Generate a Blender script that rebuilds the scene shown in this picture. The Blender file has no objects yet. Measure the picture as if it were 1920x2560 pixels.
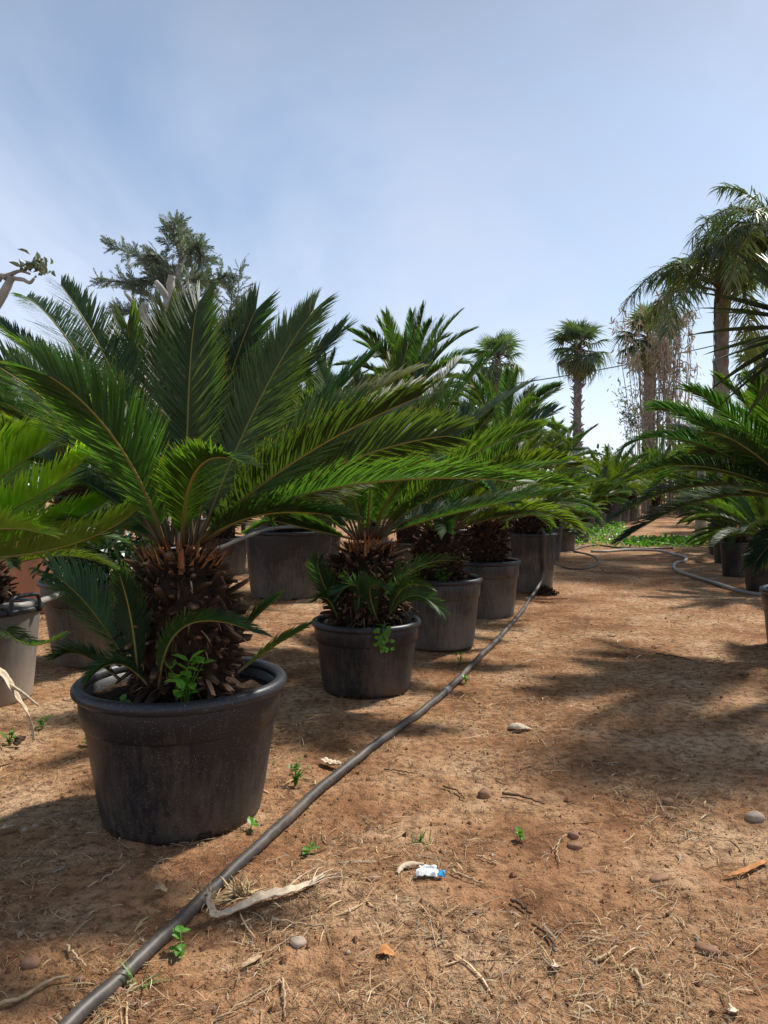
import bpy, math, random
import numpy as np
from mathutils import Vector, Matrix, Euler

# ------------------------------------------------------------------ camera, world, sun, exposure
SC = bpy.context.scene
COL = SC.collection
HC, FPX, PITCH = 1.15, 1849.0, math.atan(55/1849.0)
cam_d = bpy.data.cameras.new('camera'); cam = bpy.data.objects.new('camera', cam_d); COL.objects.link(cam)
cam.location = (0, 0, HC); cam.rotation_euler = (math.pi/2-PITCH, 0, 0)
cam_d.sensor_fit = 'VERTICAL'; cam_d.sensor_height = 36; cam_d.lens = FPX/2560*36
cam_d.clip_start = 0.05; cam_d.clip_end = 3000
SC.camera = cam

SUN_AZ, SUN_EL = math.atan2(0.75, 0.62), math.radians(52)      # azimuth measured from +Y towards +X
world = bpy.data.worlds.new('World'); SC.world = world; world.use_nodes = True
wn, wl = world.node_tree.nodes, world.node_tree.links
wn.clear()
w_out = wn.new('ShaderNodeOutputWorld'); w_bg = wn.new('ShaderNodeBackground')
sky = wn.new('ShaderNodeTexSky'); sky.sky_type = 'NISHITA'; sky.sun_disc = False
sky.sun_elevation = SUN_EL; sky.sun_rotation = SUN_AZ
sky.air_density = 1.0; sky.dust_density = 1.5; sky.ozone_density = 1.6
w_bg.inputs['Strength'].default_value = 0.13
tc = wn.new('ShaderNodeTexCoord'); sp = wn.new('ShaderNodeSeparateXYZ')
wl.new(tc.outputs['Generated'], sp.inputs[0])
def wmath(op, a, b=None):
    n = wn.new('ShaderNodeMath'); n.operation = op
    for i, v in enumerate((a, b)):
        if v is None: continue
        if isinstance(v, (int, float)): n.inputs[i].default_value = v
        else: wl.new(v, n.inputs[i])
    return n.outputs[0]
zz = wmath('ADD', wmath('ABSOLUTE', sp.outputs['Z']), 0.22)
cx = wmath('DIVIDE', sp.outputs['X'], zz); cy = wmath('DIVIDE', sp.outputs['Y'], zz)
cb = wn.new('ShaderNodeCombineXYZ'); wl.new(cx, cb.inputs[0]); wl.new(cy, cb.inputs[1])
wmap = wn.new('ShaderNodeMapping'); wmap.inputs['Rotation'].default_value = (0, 0, math.radians(35))
wmap.inputs['Scale'].default_value = (1.0, 0.62, 1); wmap.inputs['Location'].default_value = (0.5, 0.15, 0)
wl.new(cb.outputs[0], wmap.inputs[0])
nz = wn.new('ShaderNodeTexNoise'); nz.inputs['Scale'].default_value = 1.25; nz.inputs['Detail'].default_value = 6
nz.inputs['Roughness'].default_value = 0.54; nz.inputs['Distortion'].default_value = 0.5
wl.new(wmap.outputs[0], nz.inputs['Vector'])
rp = wn.new('ShaderNodeValToRGB'); rp.color_ramp.elements[0].position = 0.33; rp.color_ramp.elements[1].position = 0.60
rp.color_ramp.elements[0].color = (0.10, 0.10, 0.10, 1); rp.color_ramp.elements[1].color = (0.95, 0.95, 0.95, 1)
wl.new(nz.outputs['Fac'], rp.inputs[0])
# veil of thin high cloud: paler towards the horizon, greyer overhead
vz = wn.new('ShaderNodeValToRGB'); wl.new(sp.outputs['Z'], vz.inputs[0])
vz.color_ramp.elements[0].position = 0.0; vz.color_ramp.elements[0].color = (6.1, 6.9, 8.0, 1)
vz.color_ramp.elements[1].position = 0.60; vz.color_ramp.elements[1].color = (1.9, 2.3, 2.95, 1)
e = vz.color_ramp.elements.new(0.22); e.color = (4.2, 4.8, 6.0, 1)
e = vz.color_ramp.elements.new(0.42); e.color = (3.1, 3.7, 4.9, 1)
skym = wn.new('ShaderNodeMixRGB'); skym.blend_type = 'MULTIPLY'; skym.inputs[0].default_value = 1
skym.inputs[2].default_value = (0.80, 0.84, 0.84, 1); wl.new(sky.outputs[0], skym.inputs[1])
mix = wn.new('ShaderNodeMixRGB'); wl.new(rp.outputs[0], mix.inputs[0])
wl.new(skym.outputs[0], mix.inputs[1]); wl.new(vz.outputs[0], mix.inputs[2])
wl.new(mix.outputs[0], w_bg.inputs['Color']); wl.new(w_bg.outputs[0], w_out.inputs[0])

sun_d = bpy.data.lights.new('sun', 'SUN'); sun = bpy.data.objects.new('sun', sun_d); COL.objects.link(sun)
sun_d.energy = 4.3; sun_d.angle = math.radians(4.0); sun_d.color = (1.0, 0.95, 0.87)
sdir = Vector((math.sin(SUN_AZ)*math.cos(SUN_EL), math.cos(SUN_AZ)*math.cos(SUN_EL), math.sin(SUN_EL)))
sun.rotation_euler = sdir.to_track_quat('Z', 'Y').to_euler(); sun.location = sdir*30
SC.view_settings.view_transform = 'Standard'; SC.view_settings.look = 'None'
SC.view_settings.exposure = 0.42; SC.view_settings.gamma = 1.0

# ------------------------------------------------------------------ pixel helpers (photograph is 1920 x 2560)
def ray(px, py):
    a, b = (px-960)/FPX, (1280-py)/FPX
    return np.array([a, math.cos(PITCH)+b*math.sin(PITCH), -math.sin(PITCH)+b*math.cos(PITCH)])
def at(px, py, depth):
    d = ray(px, py); return np.array([0, 0, HC])+d*(depth/d[1])
def gp(px, py, z=0.0):
    d = ray(px, py); return np.array([0, 0, HC])+d*((HC-z)/-d[2])

# ------------------------------------------------------------------ mesh helpers
def nrm(v):
    v = np.asarray(v, float); l = np.linalg.norm(v, axis=-1, keepdims=True); return v/np.maximum(l, 1e-9)
class MB:
    def __init__(s): s.v, s.q, s.t, s.qm, s.tm, s.u, s.c, s.n = [], [], [], [], [], [], [], 0
    def add(s, V, Q=None, T=None, m=0, u=None, c=None):
        V = np.asarray(V, float).reshape(-1, 3)
        if Q is not None and len(Q): Q = np.asarray(Q, int).reshape(-1, 4); s.q.append(Q+s.n); s.qm.append(np.full(len(Q), m))
        if T is not None and len(T): T = np.asarray(T, int).reshape(-1, 3); s.t.append(T+s.n); s.tm.append(np.full(len(T), m))
        s.v.append(V); s.n += len(V)
        s.u.append(np.zeros(len(V)) if u is None else np.broadcast_to(np.asarray(u, float), (len(V),)))
        s.c.append(np.ones((len(V), 3)) if c is None else np.broadcast_to(np.asarray(c, float), (len(V), 3)))
        return s
    def merge(s, o, M=None, off=(0, 0, 0)):
        for V in [np.concatenate(o.v)]:
            V2 = V if M is None else V@np.asarray(M).T
            s.v.append(V2+np.asarray(off))
        for a in o.q: s.q.append(a+s.n)
        for a in o.t: s.t.append(a+s.n)
        s.qm += o.qm; s.tm += o.tm; s.u += o.u; s.c += o.c; s.n += o.n
        return s
    def mesh(s, name, mats, smooth=True):
        me = bpy.data.meshes.new(name)
        V = np.concatenate(s.v)
        Q = np.concatenate(s.q) if s.q else np.zeros((0, 4), int); T = np.concatenate(s.t) if s.t else np.zeros((0, 3), int)
        mi = np.concatenate([*(s.qm if s.q else []), *(s.tm if s.t else [])]) if (s.q or s.t) else np.zeros(0)
        nq, nt = len(Q), len(T)
        me.vertices.add(len(V)); me.vertices.foreach_set('co', V.astype('f4').ravel())
        me.loops.add(nq*4+nt*3); me.polygons.add(nq+nt)
        me.loops.foreach_set('vertex_index', np.concatenate([Q.ravel(), T.ravel()]).astype('i4'))
        st = np.concatenate([np.arange(nq)*4, nq*4+np.arange(nt)*3]).astype('i4')
        me.polygons.foreach_set('loop_start', st)
        me.polygons.foreach_set('material_index', mi.astype('i4'))
        me.polygons.foreach_set('use_smooth', np.full(nq+nt, smooth))
        a = me.attributes.new('u', 'FLOAT', 'POINT'); a.data.foreach_set('value', np.concatenate(s.u).astype('f4'))
        a = me.attributes.new('tint', 'FLOAT_COLOR', 'POINT')
        c = np.concatenate(s.c); a.data.foreach_set('color', np.concatenate([c, np.ones((len(c), 1))], 1).astype('f4').ravel())
        for m in (mats if isinstance(mats, (list, tuple)) else [mats]): me.materials.append(m)
        me.update(); me.validate(); return me
    def obj(s, name, mats, parent=None, smooth=True, loc=None):
        o = bpy.data.objects.new(name, s.mesh(name, mats, smooth)); COL.objects.link(o)
        if parent is not None: o.parent = parent
        if loc is not None: o.location = loc
        return o
def link(name, me, parent=None, loc=(0, 0, 0), rot=None, scale=1.0):
    o = bpy.data.objects.new(name, me); COL.objects.link(o); o.parent = parent; o.location = loc
    if rot is not None: o.rotation_euler = rot
    o.scale = (scale,)*3 if isinstance(scale, (int, float)) else scale
    return o
def empty(name, loc, label=None, cat=None, group=None):
    o = bpy.data.objects.new(name, None); COL.objects.link(o); o.location = Vector(loc); o.empty_display_size = 0.1
    return tag(o, label, cat, group)
def tag(o, label=None, cat=None, group=None, kind=None):
    if label: o['label'] = label
    if cat: o['category'] = cat
    if group: o['group'] = group
    if kind: o['kind'] = kind
    return o
def spline(P, n):
    P = np.asarray(P, float); Q = np.vstack([2*P[0]-P[1], P, 2*P[-1]-P[-2]]); out = []
    m = len(P)-1
    for s in np.linspace(0, m, n):
        i = min(int(s), m-1); t = s-i; a, b, c, d = Q[i], Q[i+1], Q[i+2], Q[i+3]
        out.append(.5*((2*b)+(-a+c)*t+(2*a-5*b+4*c-d)*t*t+(-a+3*b-3*c+d)*t**3))
    return np.array(out)
def tube(P, r, k=6, mb=None, m=0, u=None, cap=True, c=None, squash=1.0):
    P = np.asarray(P, float); n = len(P); r = np.broadcast_to(np.asarray(r, float), (n,))
    T = nrm(np.gradient(P, axis=0)); up = np.array([0, 0, 1.0])
    if abs(T[0] @ up) > .95: up = np.array([0, 1.0, 0])
    S = nrm(np.cross(T[0], up)); V = []
    for i in range(n):
        S = nrm(S-T[i]*(S@T[i])); N = np.cross(S, T[i]); a = np.arange(k)/k*2*math.pi
        V.append(P[i]+r[i]*(np.cos(a)[:, None]*S+squash*np.sin(a)[:, None]*N))
    V = np.concatenate(V); i = np.arange(n-1)[:, None]*k; j = np.arange(k)[None]; j2 = (j+1) % k
    Q = np.stack([i+j, i+j2, i+k+j2, i+k+j], -1).reshape(-1, 4); Tt = []
    if cap:
        V = np.vstack([V, P[0], P[-1]]); b = n*k
        Tt = [(b, (q+1) % k, q) for q in range(k)]+[(b+1, b-k+q, b-k+(q+1) % k) for q in range(k)]
    mb = mb or MB(); mb.add(V, Q, Tt, m, u, c); return mb
def lathe(prof, seg=48, mb=None, m=0, wob=0.0, rnd=None, oval=None):
    prof = np.asarray(prof, float); n = len(prof); a = np.arange(seg)/seg*2*math.pi
    V = np.stack([prof[:, 0:1]*np.cos(a), prof[:, 0:1]*np.sin(a), np.repeat(prof[:, 1:2], seg, 1)], -1)
    if oval is not None:                                       # slight out-of-round and dents
        f = 1+oval[0]*np.sin(2*a+oval[1])+oval[0]*.5*np.sin(3*a+oval[2])+oval[0]*.35*np.sin(5*a+oval[1]*2); V[..., :2] *= (1+(f-1)[None, :]*(.4+.6*prof[:, 1:2]/prof[:, 1].max()))[..., None]
    if wob: V += rnd.normal(0, wob, V.shape)
    i = np.arange(n-1)[:, None]*seg; j = np.arange(seg)[None]; j2 = (j+1) % seg
    Q = np.stack([i+j, i+j2, i+seg+j2, i+seg+j], -1).reshape(-1, 4)
    mb = mb or MB(); mb.add(V.reshape(-1, 3), Q, None, m); return mb
def vnoise(x, y, s, seed=0):                       # value noise, any array shape
    x, y = np.asarray(x, float)/s, np.asarray(y, float)/s; xi, yi = np.floor(x).astype(np.int64), np.floor(y).astype(np.int64)
    def h(a, b):
        k = (a*374761393+b*668265263+seed*1442695041) & 0xFFFFFFFF; k = ((k ^ (k >> 13))*1274126177) & 0xFFFFFFFF
        return ((k ^ (k >> 16)) & 0xFFFF)/65535.0
    fx, fy = x-xi, y-yi; fx, fy = fx*fx*(3-2*fx), fy*fy*(3-2*fy)
    return (h(xi, yi)*(1-fx)+h(xi+1, yi)*fx)*(1-fy)+(h(xi, yi+1)*(1-fx)+h(xi+1, yi+1)*fx)*fy
def gh(x, y):                                       # height of the ground
    f = np.clip(1.3-np.hypot(x, y)/14.0, 0, 1)
    return f*((vnoise(x, y, .9, 1)-.5)*.035+(vnoise(x, y, .23, 2)-.5)*.014+(vnoise(x, y, .08, 3)-.5)*.010+(vnoise(x, y, .035, 4)-.5)*.006)

# ------------------------------------------------------------------ materials
def mat(name):
    m = bpy.data.materials.new(name); m.use_nodes = True; nt = m.node_tree; nt.nodes.clear()
    return m, nt, nt.nodes.new('ShaderNodeOutputMaterial')
def N(nt, typ, ins=None, **kw):
    n = nt.nodes.new('ShaderNode'+typ)
    for k, v in kw.items(): setattr(n, k, v)
    for k, v in (ins or {}).items():
        if hasattr(v, 'is_linked') or isinstance(v, bpy.types.NodeSocket): nt.links.new(v, n.inputs[k])
        else: n.inputs[k].default_value = v
    return n
def ramp(nt, fac, stops):
    r = N(nt, 'ValToRGB', {0: fac}); cr = r.color_ramp
    while len(cr.elements) < len(stops): cr.elements.new(.5)
    for e, (p, c) in zip(cr.elements, stops): e.position = p; e.color = (*c, 1) if len(c) == 3 else c
    return r.outputs[0]
def mixc(nt, f, a, b, mode='MIX'):
    n = N(nt, 'MixRGB', blend_type=mode)
    for i, v in enumerate((f, a, b)):
        if isinstance(v, bpy.types.NodeSocket): nt.links.new(v, n.inputs[i])
        elif isinstance(v, (int, float)): n.inputs[i].default_value = v
        else: n.inputs[i].default_value = (*v, 1)
    return n.outputs[0]
def noise(nt, scale, detail=3, vec=None, rough=.55):
    n = N(nt, 'TexNoise', {'Scale': scale, 'Detail': detail, 'Roughness': rough})
    if vec is not None: nt.links.new(vec, n.inputs['Vector'])
    return n.outputs['Fac']
def objco(nt): return nt.nodes.new('ShaderNodeTexCoord').outputs['Object']
def geopos(nt): return nt.nodes.new('ShaderNodeNewGeometry').outputs['Position']
def mth(nt, op, a, b=0.0):
    n = N(nt, 'Math', operation=op)
    for i, v in enumerate((a, b)):
        if isinstance(v, bpy.types.NodeSocket): nt.links.new(v, n.inputs[i])
        else: n.inputs[i].default_value = v
    return n.outputs[0]
def princ(nt, out, col, rough=.6, spec=.5, bump=None, bstr=.3, bdist=.01):
    b = N(nt, 'BsdfPrincipled')
    for k, v in (('Base Color', col), ('Roughness', rough), ('Specular IOR Level', spec)):
        if isinstance(v, bpy.types.NodeSocket): nt.links.new(v, b.inputs[k])
        else: b.inputs[k].default_value = (*v, 1) if isinstance(v, tuple) else v
    if bump is not None:
        bn = N(nt, 'Bump', {'Height': bump, 'Strength': bstr, 'Distance': bdist}); nt.links.new(bn.outputs[0], b.inputs['Normal'])
    nt.links.new(b.outputs[0], out.inputs[0]); return b
def leaf_mat(name, base, tr_gain=(1.5, 1.7, .5), trans=.35, rough=.38, tipcol=(.30, .20, .04), tips=True, spec=.5):
    m, nt, out = mat(name)
    oi = nt.nodes.new('ShaderNodeObjectInfo'); at_ = N(nt, 'Attribute', attribute_name='u'); pos = geopos(nt)
    n1 = noise(nt, 7.0, 2, pos); n2 = noise(nt, 90.0, 2, pos)
    f = mth(nt, 'ADD', mth(nt, 'MULTIPLY', n1, .9), mth(nt, 'MULTIPLY', oi.outputs['Random'], .5))
    c = mixc(nt, 1.0, ramp(nt, f, [(.25, tuple(x*.6 for x in base)), (.6, base), (.95, tuple(x*1.5 for x in base))]), oi.outputs['Color'], 'MULTIPLY')
    if tips:
        tf = mth(nt, 'MULTIPLY', mth(nt, 'GREATER_THAN', mth(nt, 'ADD', at_.outputs['Fac'], mth(nt, 'MULTIPLY', n2, .35)), 1.13), .65)
        c = mixc(nt, tf, c, tipcol)
    b = princ(nt, out, c, rough, spec)
    t = N(nt, 'BsdfTranslucent'); nt.links.new(mixc(nt, 1.0, c, tr_gain, 'MULTIPLY'), t.inputs[0])
    mx = N(nt, 'MixShader', {0: trans}); nt.links.new(b.outputs[0], mx.inputs[1]); nt.links.new(t.outputs[0], mx.inputs[2])
    nt.links.new(mx.outputs[0], out.inputs[0]); return m
def simple(name, base, var=.5, scale=20, rough=.7, spec=.3, bstr=.3, bdist=.004, detail=4, tint=False):
    m, nt, out = mat(name); p = objco(nt); n = noise(nt, scale, detail, p)
    c = ramp(nt, n, [(.25, tuple(x*(1-var) for x in base)), (.75, tuple(min(1, x*(1+var)) for x in base))])
    if tint: c = mixc(nt, 1.0, c, N(nt, 'Attribute', attribute_name='tint').outputs['Color'], 'MULTIPLY')
    princ(nt, out, c, rough, spec, n, bstr, bdist); return m

M = {}
M['frond'] = leaf_mat('sago_leaflet', (.050, .086, .028), (2.1, 2.4, .5), .46, .46, spec=.32)
def rachis_mat():
    m, nt, out = mat('sago_rachis'); u = N(nt, 'Attribute', attribute_name='u').outputs['Fac']; n = noise(nt, 14, 3, geopos(nt))
    f = mth(nt, 'ADD', mth(nt, 'MULTIPLY', u, -1.0), mth(nt, 'MULTIPLY', mth(nt, 'SUBTRACT', n, .5), .1))
    c = ramp(nt, f, [(.0, (.075, .042, .022)), (.10, (.10, .075, .03)), (.25, (.15, .14, .035)), (.7, (.23, .20, .04)), (1, (.26, .19, .04))])
    princ(nt, out, c, .55, .35, n, .2, .002); return m
M['rachis'] = rachis_mat()
M['pinnate'] = leaf_mat('queen_palm_leaflet', (.07, .105, .045), (1.4, 1.5, .5), .35, .45)
M['fan'] = leaf_mat('fan_palm_leaf', (.075, .11, .058), (1.3, 1.4, .6), .35, .5, (.3, .24, .12))
M['yucca'] = leaf_mat('yucca_leaf', (.035, .06, .035), (1.2, 1.3, .5), .08, .42, (.1, .07, .03))
M['conifer'] = leaf_mat('conifer_spray', (.105, .135, .098), (1.2, 1.3, .8), .3, .6, tips=False)
M['ivy'] = leaf_mat('ivy_leaf', (.022, .055, .018), (1.5, 1.8, .5), .2, .3, tips=False)
M['weed'] = leaf_mat('weed_leaf', (.10, .24, .03), (1.5, 1.7, .4), .4, .45, tips=False)
M['grassgreen'] = leaf_mat('grass_blade', (.09, .17, .035), (1.4, 1.6, .4), .35, .5, tips=False)
M['wispy'] = leaf_mat('wispy_blade', (.13, .15, .09), (1.2, 1.2, .6), .3, .55, tips=False)
M['tan'] = leaf_mat('dry_bamboo', (.38, .32, .25), (1.1, 1.0, .8), .3, .7, tips=False, spec=.2)
M['olive'] = leaf_mat('olive_leaf', (.15, .17, .12), (1.2, 1.3, .6), .2, .45, tips=False)
M['caudex'] = simple('caudex_bark', (.035, .022, .015), .6, 30, .95, .1, .8, .01)
def stub_mat():
    m, nt, out = mat('leaf_base_bark'); at_ = N(nt, 'Attribute', attribute_name='u'); oi = nt.nodes.new('ShaderNodeObjectInfo')
    n = noise(nt, 60, 3, objco(nt))
    f = mth(nt, 'ADD', mth(nt, 'MULTIPLY', at_.outputs['Fac'], .55), mth(nt, 'MULTIPLY', n, .35))
    f = mth(nt, 'ADD', f, mth(nt, 'MULTIPLY', oi.outputs['Random'], .25))
    c = ramp(nt, f, [(.2, (.014, .009, .007)), (.62, (.05, .027, .017)), (.92, (.15, .085, .05)), (1, (.30, .21, .135))])
    princ(nt, out, mixc(nt, 1.0, c, N(nt, 'Attribute', attribute_name='tint').outputs['Color'], 'MULTIPLY'), .85, .2, n, .4, .004); return m
M['stub'] = stub_mat()
M['fibre'] = simple('crown_fibre', (.17, .085, .042), .6, 25, .9, .1, tint=True)
M['palm_bark'] = simple('palm_bark', (.24, .20, .17), .5, 6, .9, .15, .8, .03, 6)
M['bark'] = simple('grey_bark', (.33, .315, .275), .4, 9, .9, .15, .6, .01, 6)
M['pale_cut'] = simple('sawn_wood', (.46, .36, .24), .25, 30, .8, .2)
M['cable'] = simple('cable_sheath', (.05, .05, .055), .2, 10, .6)
M['soil'] = simple('potting_soil', (.05, .03, .02), .7, 45, .95, .1, 1.0, .02, 6)
M['stone'] = simple('field_stone', (.27, .145, .085), .35, 25, .8, .3, .3, .004)
M['greystone'] = simple('grey_stone', (.36, .28, .21), .3, 25, .8, .3, .3, .004)
M['wood'] = simple('dry_wood', (.42, .30, .18), .45, 45, .85, .15, .5, .003)
M['darkwood'] = simple('dark_twig', (.10, .062, .04), .5, 45, .9, .15, .5, .003)
M['paleleaf'] = simple('pale_dry_leaf', (.58, .46, .33), .35, 55, .8, .2, .5, .003)
M['rustleaf'] = simple('rust_dry_leaf', (.42, .19, .07), .35, 40, .8, .2, .4, .003)
M['white'] = simple('white_film', (.75, .76, .74), .1, 30, .3, .5, .5, .004)
M['blue'] = simple('blue_film', (.03, .35, .65), .15, 30, .3, .5, .5, .004)
M['flower'] = simple('red_flower', (.6, .16, .12), .2, 30, .6)

def pot_mat(name, base, dust, dustcol=(.30, .22, .15), zscale=.5):
    """dusty plastic: soil splash with a ragged upper edge near the foot, specks and scuffs"""
    m, nt, out = mat(name); p = objco(nt); sep = N(nt, 'SeparateXYZ', {0: p})
    st = N(nt, 'Mapping', {'Vector': p, 'Scale': (18, 18, 3)}); n_st = noise(nt, 3, 4, st.outputs[0]); n_b = noise(nt, 5, 4, p); n_sp = noise(nt, 260, 1, p)
    n_sp2 = noise(nt, 120, 2, p)
    low = mth(nt, 'SUBTRACT', 1.0, mth(nt, 'DIVIDE', sep.outputs[2], zscale))
    d = mth(nt, 'ADD', mth(nt, 'MULTIPLY', low, dust), mth(nt, 'MULTIPLY', mth(nt, 'SUBTRACT', n_b, .5), .9))
    d = mth(nt, 'ADD', d, mth(nt, 'MULTIPLY', mth(nt, 'SUBTRACT', n_st, .5), .7))
    film = ramp(nt, d, [(.12, (.0,)*3), (1.0, (.8,)*3)])
    speck = mth(nt, 'MULTIPLY', mth(nt, 'GREATER_THAN', n_sp, .70), .55)
    sp2 = mth(nt, 'MULTIPLY', mth(nt, 'GREATER_THAN', n_sp2, .69), .35)
    c = mixc(nt, film, base, dustcol); c = mixc(nt, speck, c, (.33, .29, .25)); c = mixc(nt, sp2, c, (.22, .17, .13))
    sc = N(nt, 'Mapping', {'Vector': p, 'Rotation': (.5, .3, .8), 'Scale': (4, 22, 9)}); scf = mth(nt, 'MULTIPLY', ramp(nt, noise(nt, 1.6, 5, sc.outputs[0], .7), [(.63, (0,)*3), (.76, (.5,)*3)]), n_sp2)
    c = mixc(nt, scf, c, (.36, .32, .28))
    r = ramp(nt, d, [(.2, (.42,)*3), (.9, (.85,)*3)])
    princ(nt, out, c, r, .45, mth(nt, 'ADD', n_st, mth(nt, 'MULTIPLY', n_sp, .4)), .12, .003); return m
M['pot'] = pot_mat('black_plastic', (.012, .0125, .016), .36, (.20, .138, .092))
M['pot_dusty'] = pot_mat('dusty_black_plastic', (.020, .020, .023), .62, (.30, .235, .175), .62)
M['pot_grey'] = pot_mat('grey_plastic', (.17, .155, .14), .7, (.42, .33, .24))
M['pot_rim'] = pot_mat('rim_plastic', (.022, .023, .028), .0)
M['terracotta'] = pot_mat('terracotta_plastic', (.46, .20, .115), .25, (.5, .3, .2), 1.0)
def hose_mat(name, base, dust):
    m, nt, out = mat(name); p = geopos(nt); n = noise(nt, 6, 4, p); n2 = noise(nt, 70, 3, p)
    d = ramp(nt, mth(nt, 'ADD', mth(nt, 'MULTIPLY', n, .8), mth(nt, 'MULTIPLY', n2, .3)), [(.42, (.03,)*3), (.75, (dust,)*3)])
    princ(nt, out, mixc(nt, d, base, (.34, .25, .17)), .5, .45, n2, .2, .002); return m
M['hose'] = hose_mat('black_hose', (.022, .022, .025), .35)
M['hose_grey'] = hose_mat('grey_hose', (.26, .25, .23), .5)

def ground_mat():
    m, nt, out = mat('red_soil'); p = geopos(nt)
    n1 = noise(nt, .95, 5, p); n2 = noise(nt, 3.2, 5, p); n3 = noise(nt, 26, 5, p, .65); n4 = noise(nt, 140, 3, p, .6)
    f = mth(nt, 'ADD', mth(nt, 'MULTIPLY', n1, .55), mth(nt, 'MULTIPLY', n2, .45))
    c = ramp(nt, f, [(.35, (.16, .070, .034)), (.43, (.30, .145, .068)), (.51, (.43, .235, .120)), (.60, (.56, .36, .21))])
    c = mixc(nt, ramp(nt, n3, [(.36, (.75,)*3), (.56, (0,)*3)]), c, (.085, .040, .022))
    c = mixc(nt, ramp(nt, n4, [(.52, (0,)*3), (.72, (.4,)*3)]), c, (.42, .26, .15))
    moss = mth(nt, 'MULTIPLY', ramp(nt, noise(nt, 2.1, 3, p), [(.55, (0,)*3), (.7, (.3,)*3)]), n3)
    c = mixc(nt, moss, c, (.12, .11, .03))
    b = mth(nt, 'ADD', mth(nt, 'MULTIPLY', n3, 1.0), mth(nt, 'MULTIPLY', n4, .45))
    princ(nt, out, c, .95, .1, b, 1.0, .022); return m
M['ground'] = ground_mat()
def tint_mat(name, rough=.85):
    m, nt, out = mat(name); a = N(nt, 'Attribute', attribute_name='tint')
    princ(nt, out, mixc(nt, .35, a.outputs['Color'], mixc(nt, 1.0, a.outputs['Color'], ramp(nt, noise(nt, 80, 2, geopos(nt)), [(.3, (.4,)*3), (.7, (1.3,)*3)]), 'MULTIPLY')), rough, .2); return m
M['litter'] = tint_mat('straw_litter')

# ------------------------------------------------------------------ ground
def axis(lo, a, b, hi, step, g=1.16):
    c = list(np.arange(a, b, step)); s = step; x = c[-1]
    while x < hi: s *= g; x += s; c.append(x)
    s = step; x = c[0]
    while x > lo: s *= g; x -= s; c.insert(0, x)
    return np.array(c)
gx, gy = axis(-900, -2.6, 3.2, 900, .026), axis(-900, 1.0, 7.5, 1500, .026)
X, Y = np.meshgrid(gx, gy); Z = gh(X, Y)
nx, ny = len(gx), len(gy); i = np.arange(ny-1)[:, None]*nx; j = np.arange(nx-1)[None]
ground = MB().add(np.stack([X, Y, Z], -1), np.stack([i+j, i+j+1, i+nx+j+1, i+nx+j], -1)).obj('ground', M['ground'])
tag(ground, 'bare red-brown soil path and bed littered with straw', None, None, 'structure')

# ------------------------------------------------------------------ fronds
def frond(P, side, leaf=.16, pairs=110, v=32, t0=.13, w=.0034, recurve=.16, seed=0, rr=.008, fw0=34, fw1=66, jit=5, missing=.01, twist=0, stiff=True):
    """pinnate frond along path P; side = sideways axis; returns MB with rachis (slot 0) and leaflets (slot 1)"""
    r = np.random.default_rng(abs(int(seed))+1000*(seed < 0)); P = np.asarray(P, float); n = len(P)
    seglen = np.linalg.norm(np.diff(P, axis=0), axis=1); s = np.r_[0, np.cumsum(seglen)]; s /= s[-1]
    T = nrm(np.gradient(P, axis=0)); side = nrm(side); S = nrm(side-T*(T@side)[:, None]); Nn = np.cross(S, T)
    if twist:
        a = np.radians(twist)*s[:, None]; S, Nn = S*np.cos(a)+Nn*np.sin(a), Nn*np.cos(a)-S*np.sin(a)
    mb = tube(P, rr*(1-.78*s), 5, u=np.r_[-np.repeat(s, 5), 0, -1])
    t = np.linspace(t0, .995, pairs); ii = lambda A: np.stack([np.interp(t, s, A[:, k]) for k in range(3)], -1)
    p, tt, ss, nn = ii(P), nrm(ii(T)), nrm(ii(S)), nrm(ii(Nn))
    q = (t-t0)/(1-t0); prof = np.minimum(1, .22+2.6*q)*np.where(q > .45, 1-.46*((q-.45)/.55)**1.7, 1)
    Vs, Qs, Ts, Us = [], [], [], []
    K = 4
    for sg in (-1, 1):
        keep = r.random(pairs) > missing
        m = keep.sum(); L = (leaf*prof*(1+r.normal(0, .05, pairs)))[keep]
        va = np.radians(v+r.normal(0, jit, m)+ (10 if sg > 0 else 0)*math.sin(seed)); fa = np.radians(fw0+(fw1-fw0)*q[keep]**1.3+r.normal(0, jit*.6, m))
        d = nrm(sg*ss[keep]*(np.cos(va)*np.cos(fa))[:, None]+nn[keep]*(np.sin(va)*np.cos(fa))[:, None]+tt[keep]*np.sin(fa)[:, None])
        wd = nrm(tt[keep]-d*np.sum(tt[keep]*d, 1)[:, None]); wd = nrm(wd+ .25*np.cross(d, wd))
        rc = recurve*(1+r.normal(0, .35, m))
        us = np.array([0, .34, .70, 1.0]); wf = np.array([.75, 1.0, .8, .06])
        pts = []
        for u_, f_ in zip(us, wf):
            c = p[keep]+d*(L*u_)[:, None]-nn[keep]*(L*rc*u_**2.2)[:, None]+tt[keep]*(L*.10*u_**2)[:, None]
            if not stiff: c[:, 2] -= L*.45*u_**2
            pts += [c-wd*(w*f_), c+wd*(w*f_)]
        V = np.stack(pts, 1)                                    # m, 8, 3
        b = (np.arange(m)*8)[:, None]
        Q = np.concatenate([b+np.array([[0, 1, 3, 2]]), b+np.array([[2, 3, 5, 4]]), b+np.array([[4, 5, 7, 6]])])
        mb.add(V.reshape(-1, 3), Q, None, 1, np.tile(np.repeat(us, 2), m))
    return mb
def arch(e0, droop, n=22, p=1.5):
    s = np.linspace(0, 1, n); e = np.radians(e0-droop*s**p); d = np.stack([np.cos(e), 0*e, np.sin(e)], -1)
    P = np.vstack([[0, 0, 0], np.cumsum((d[1:]+d[:-1])/2/(n-1), 0)]); return P
FM = [M['rachis'], M['frond']]
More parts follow.
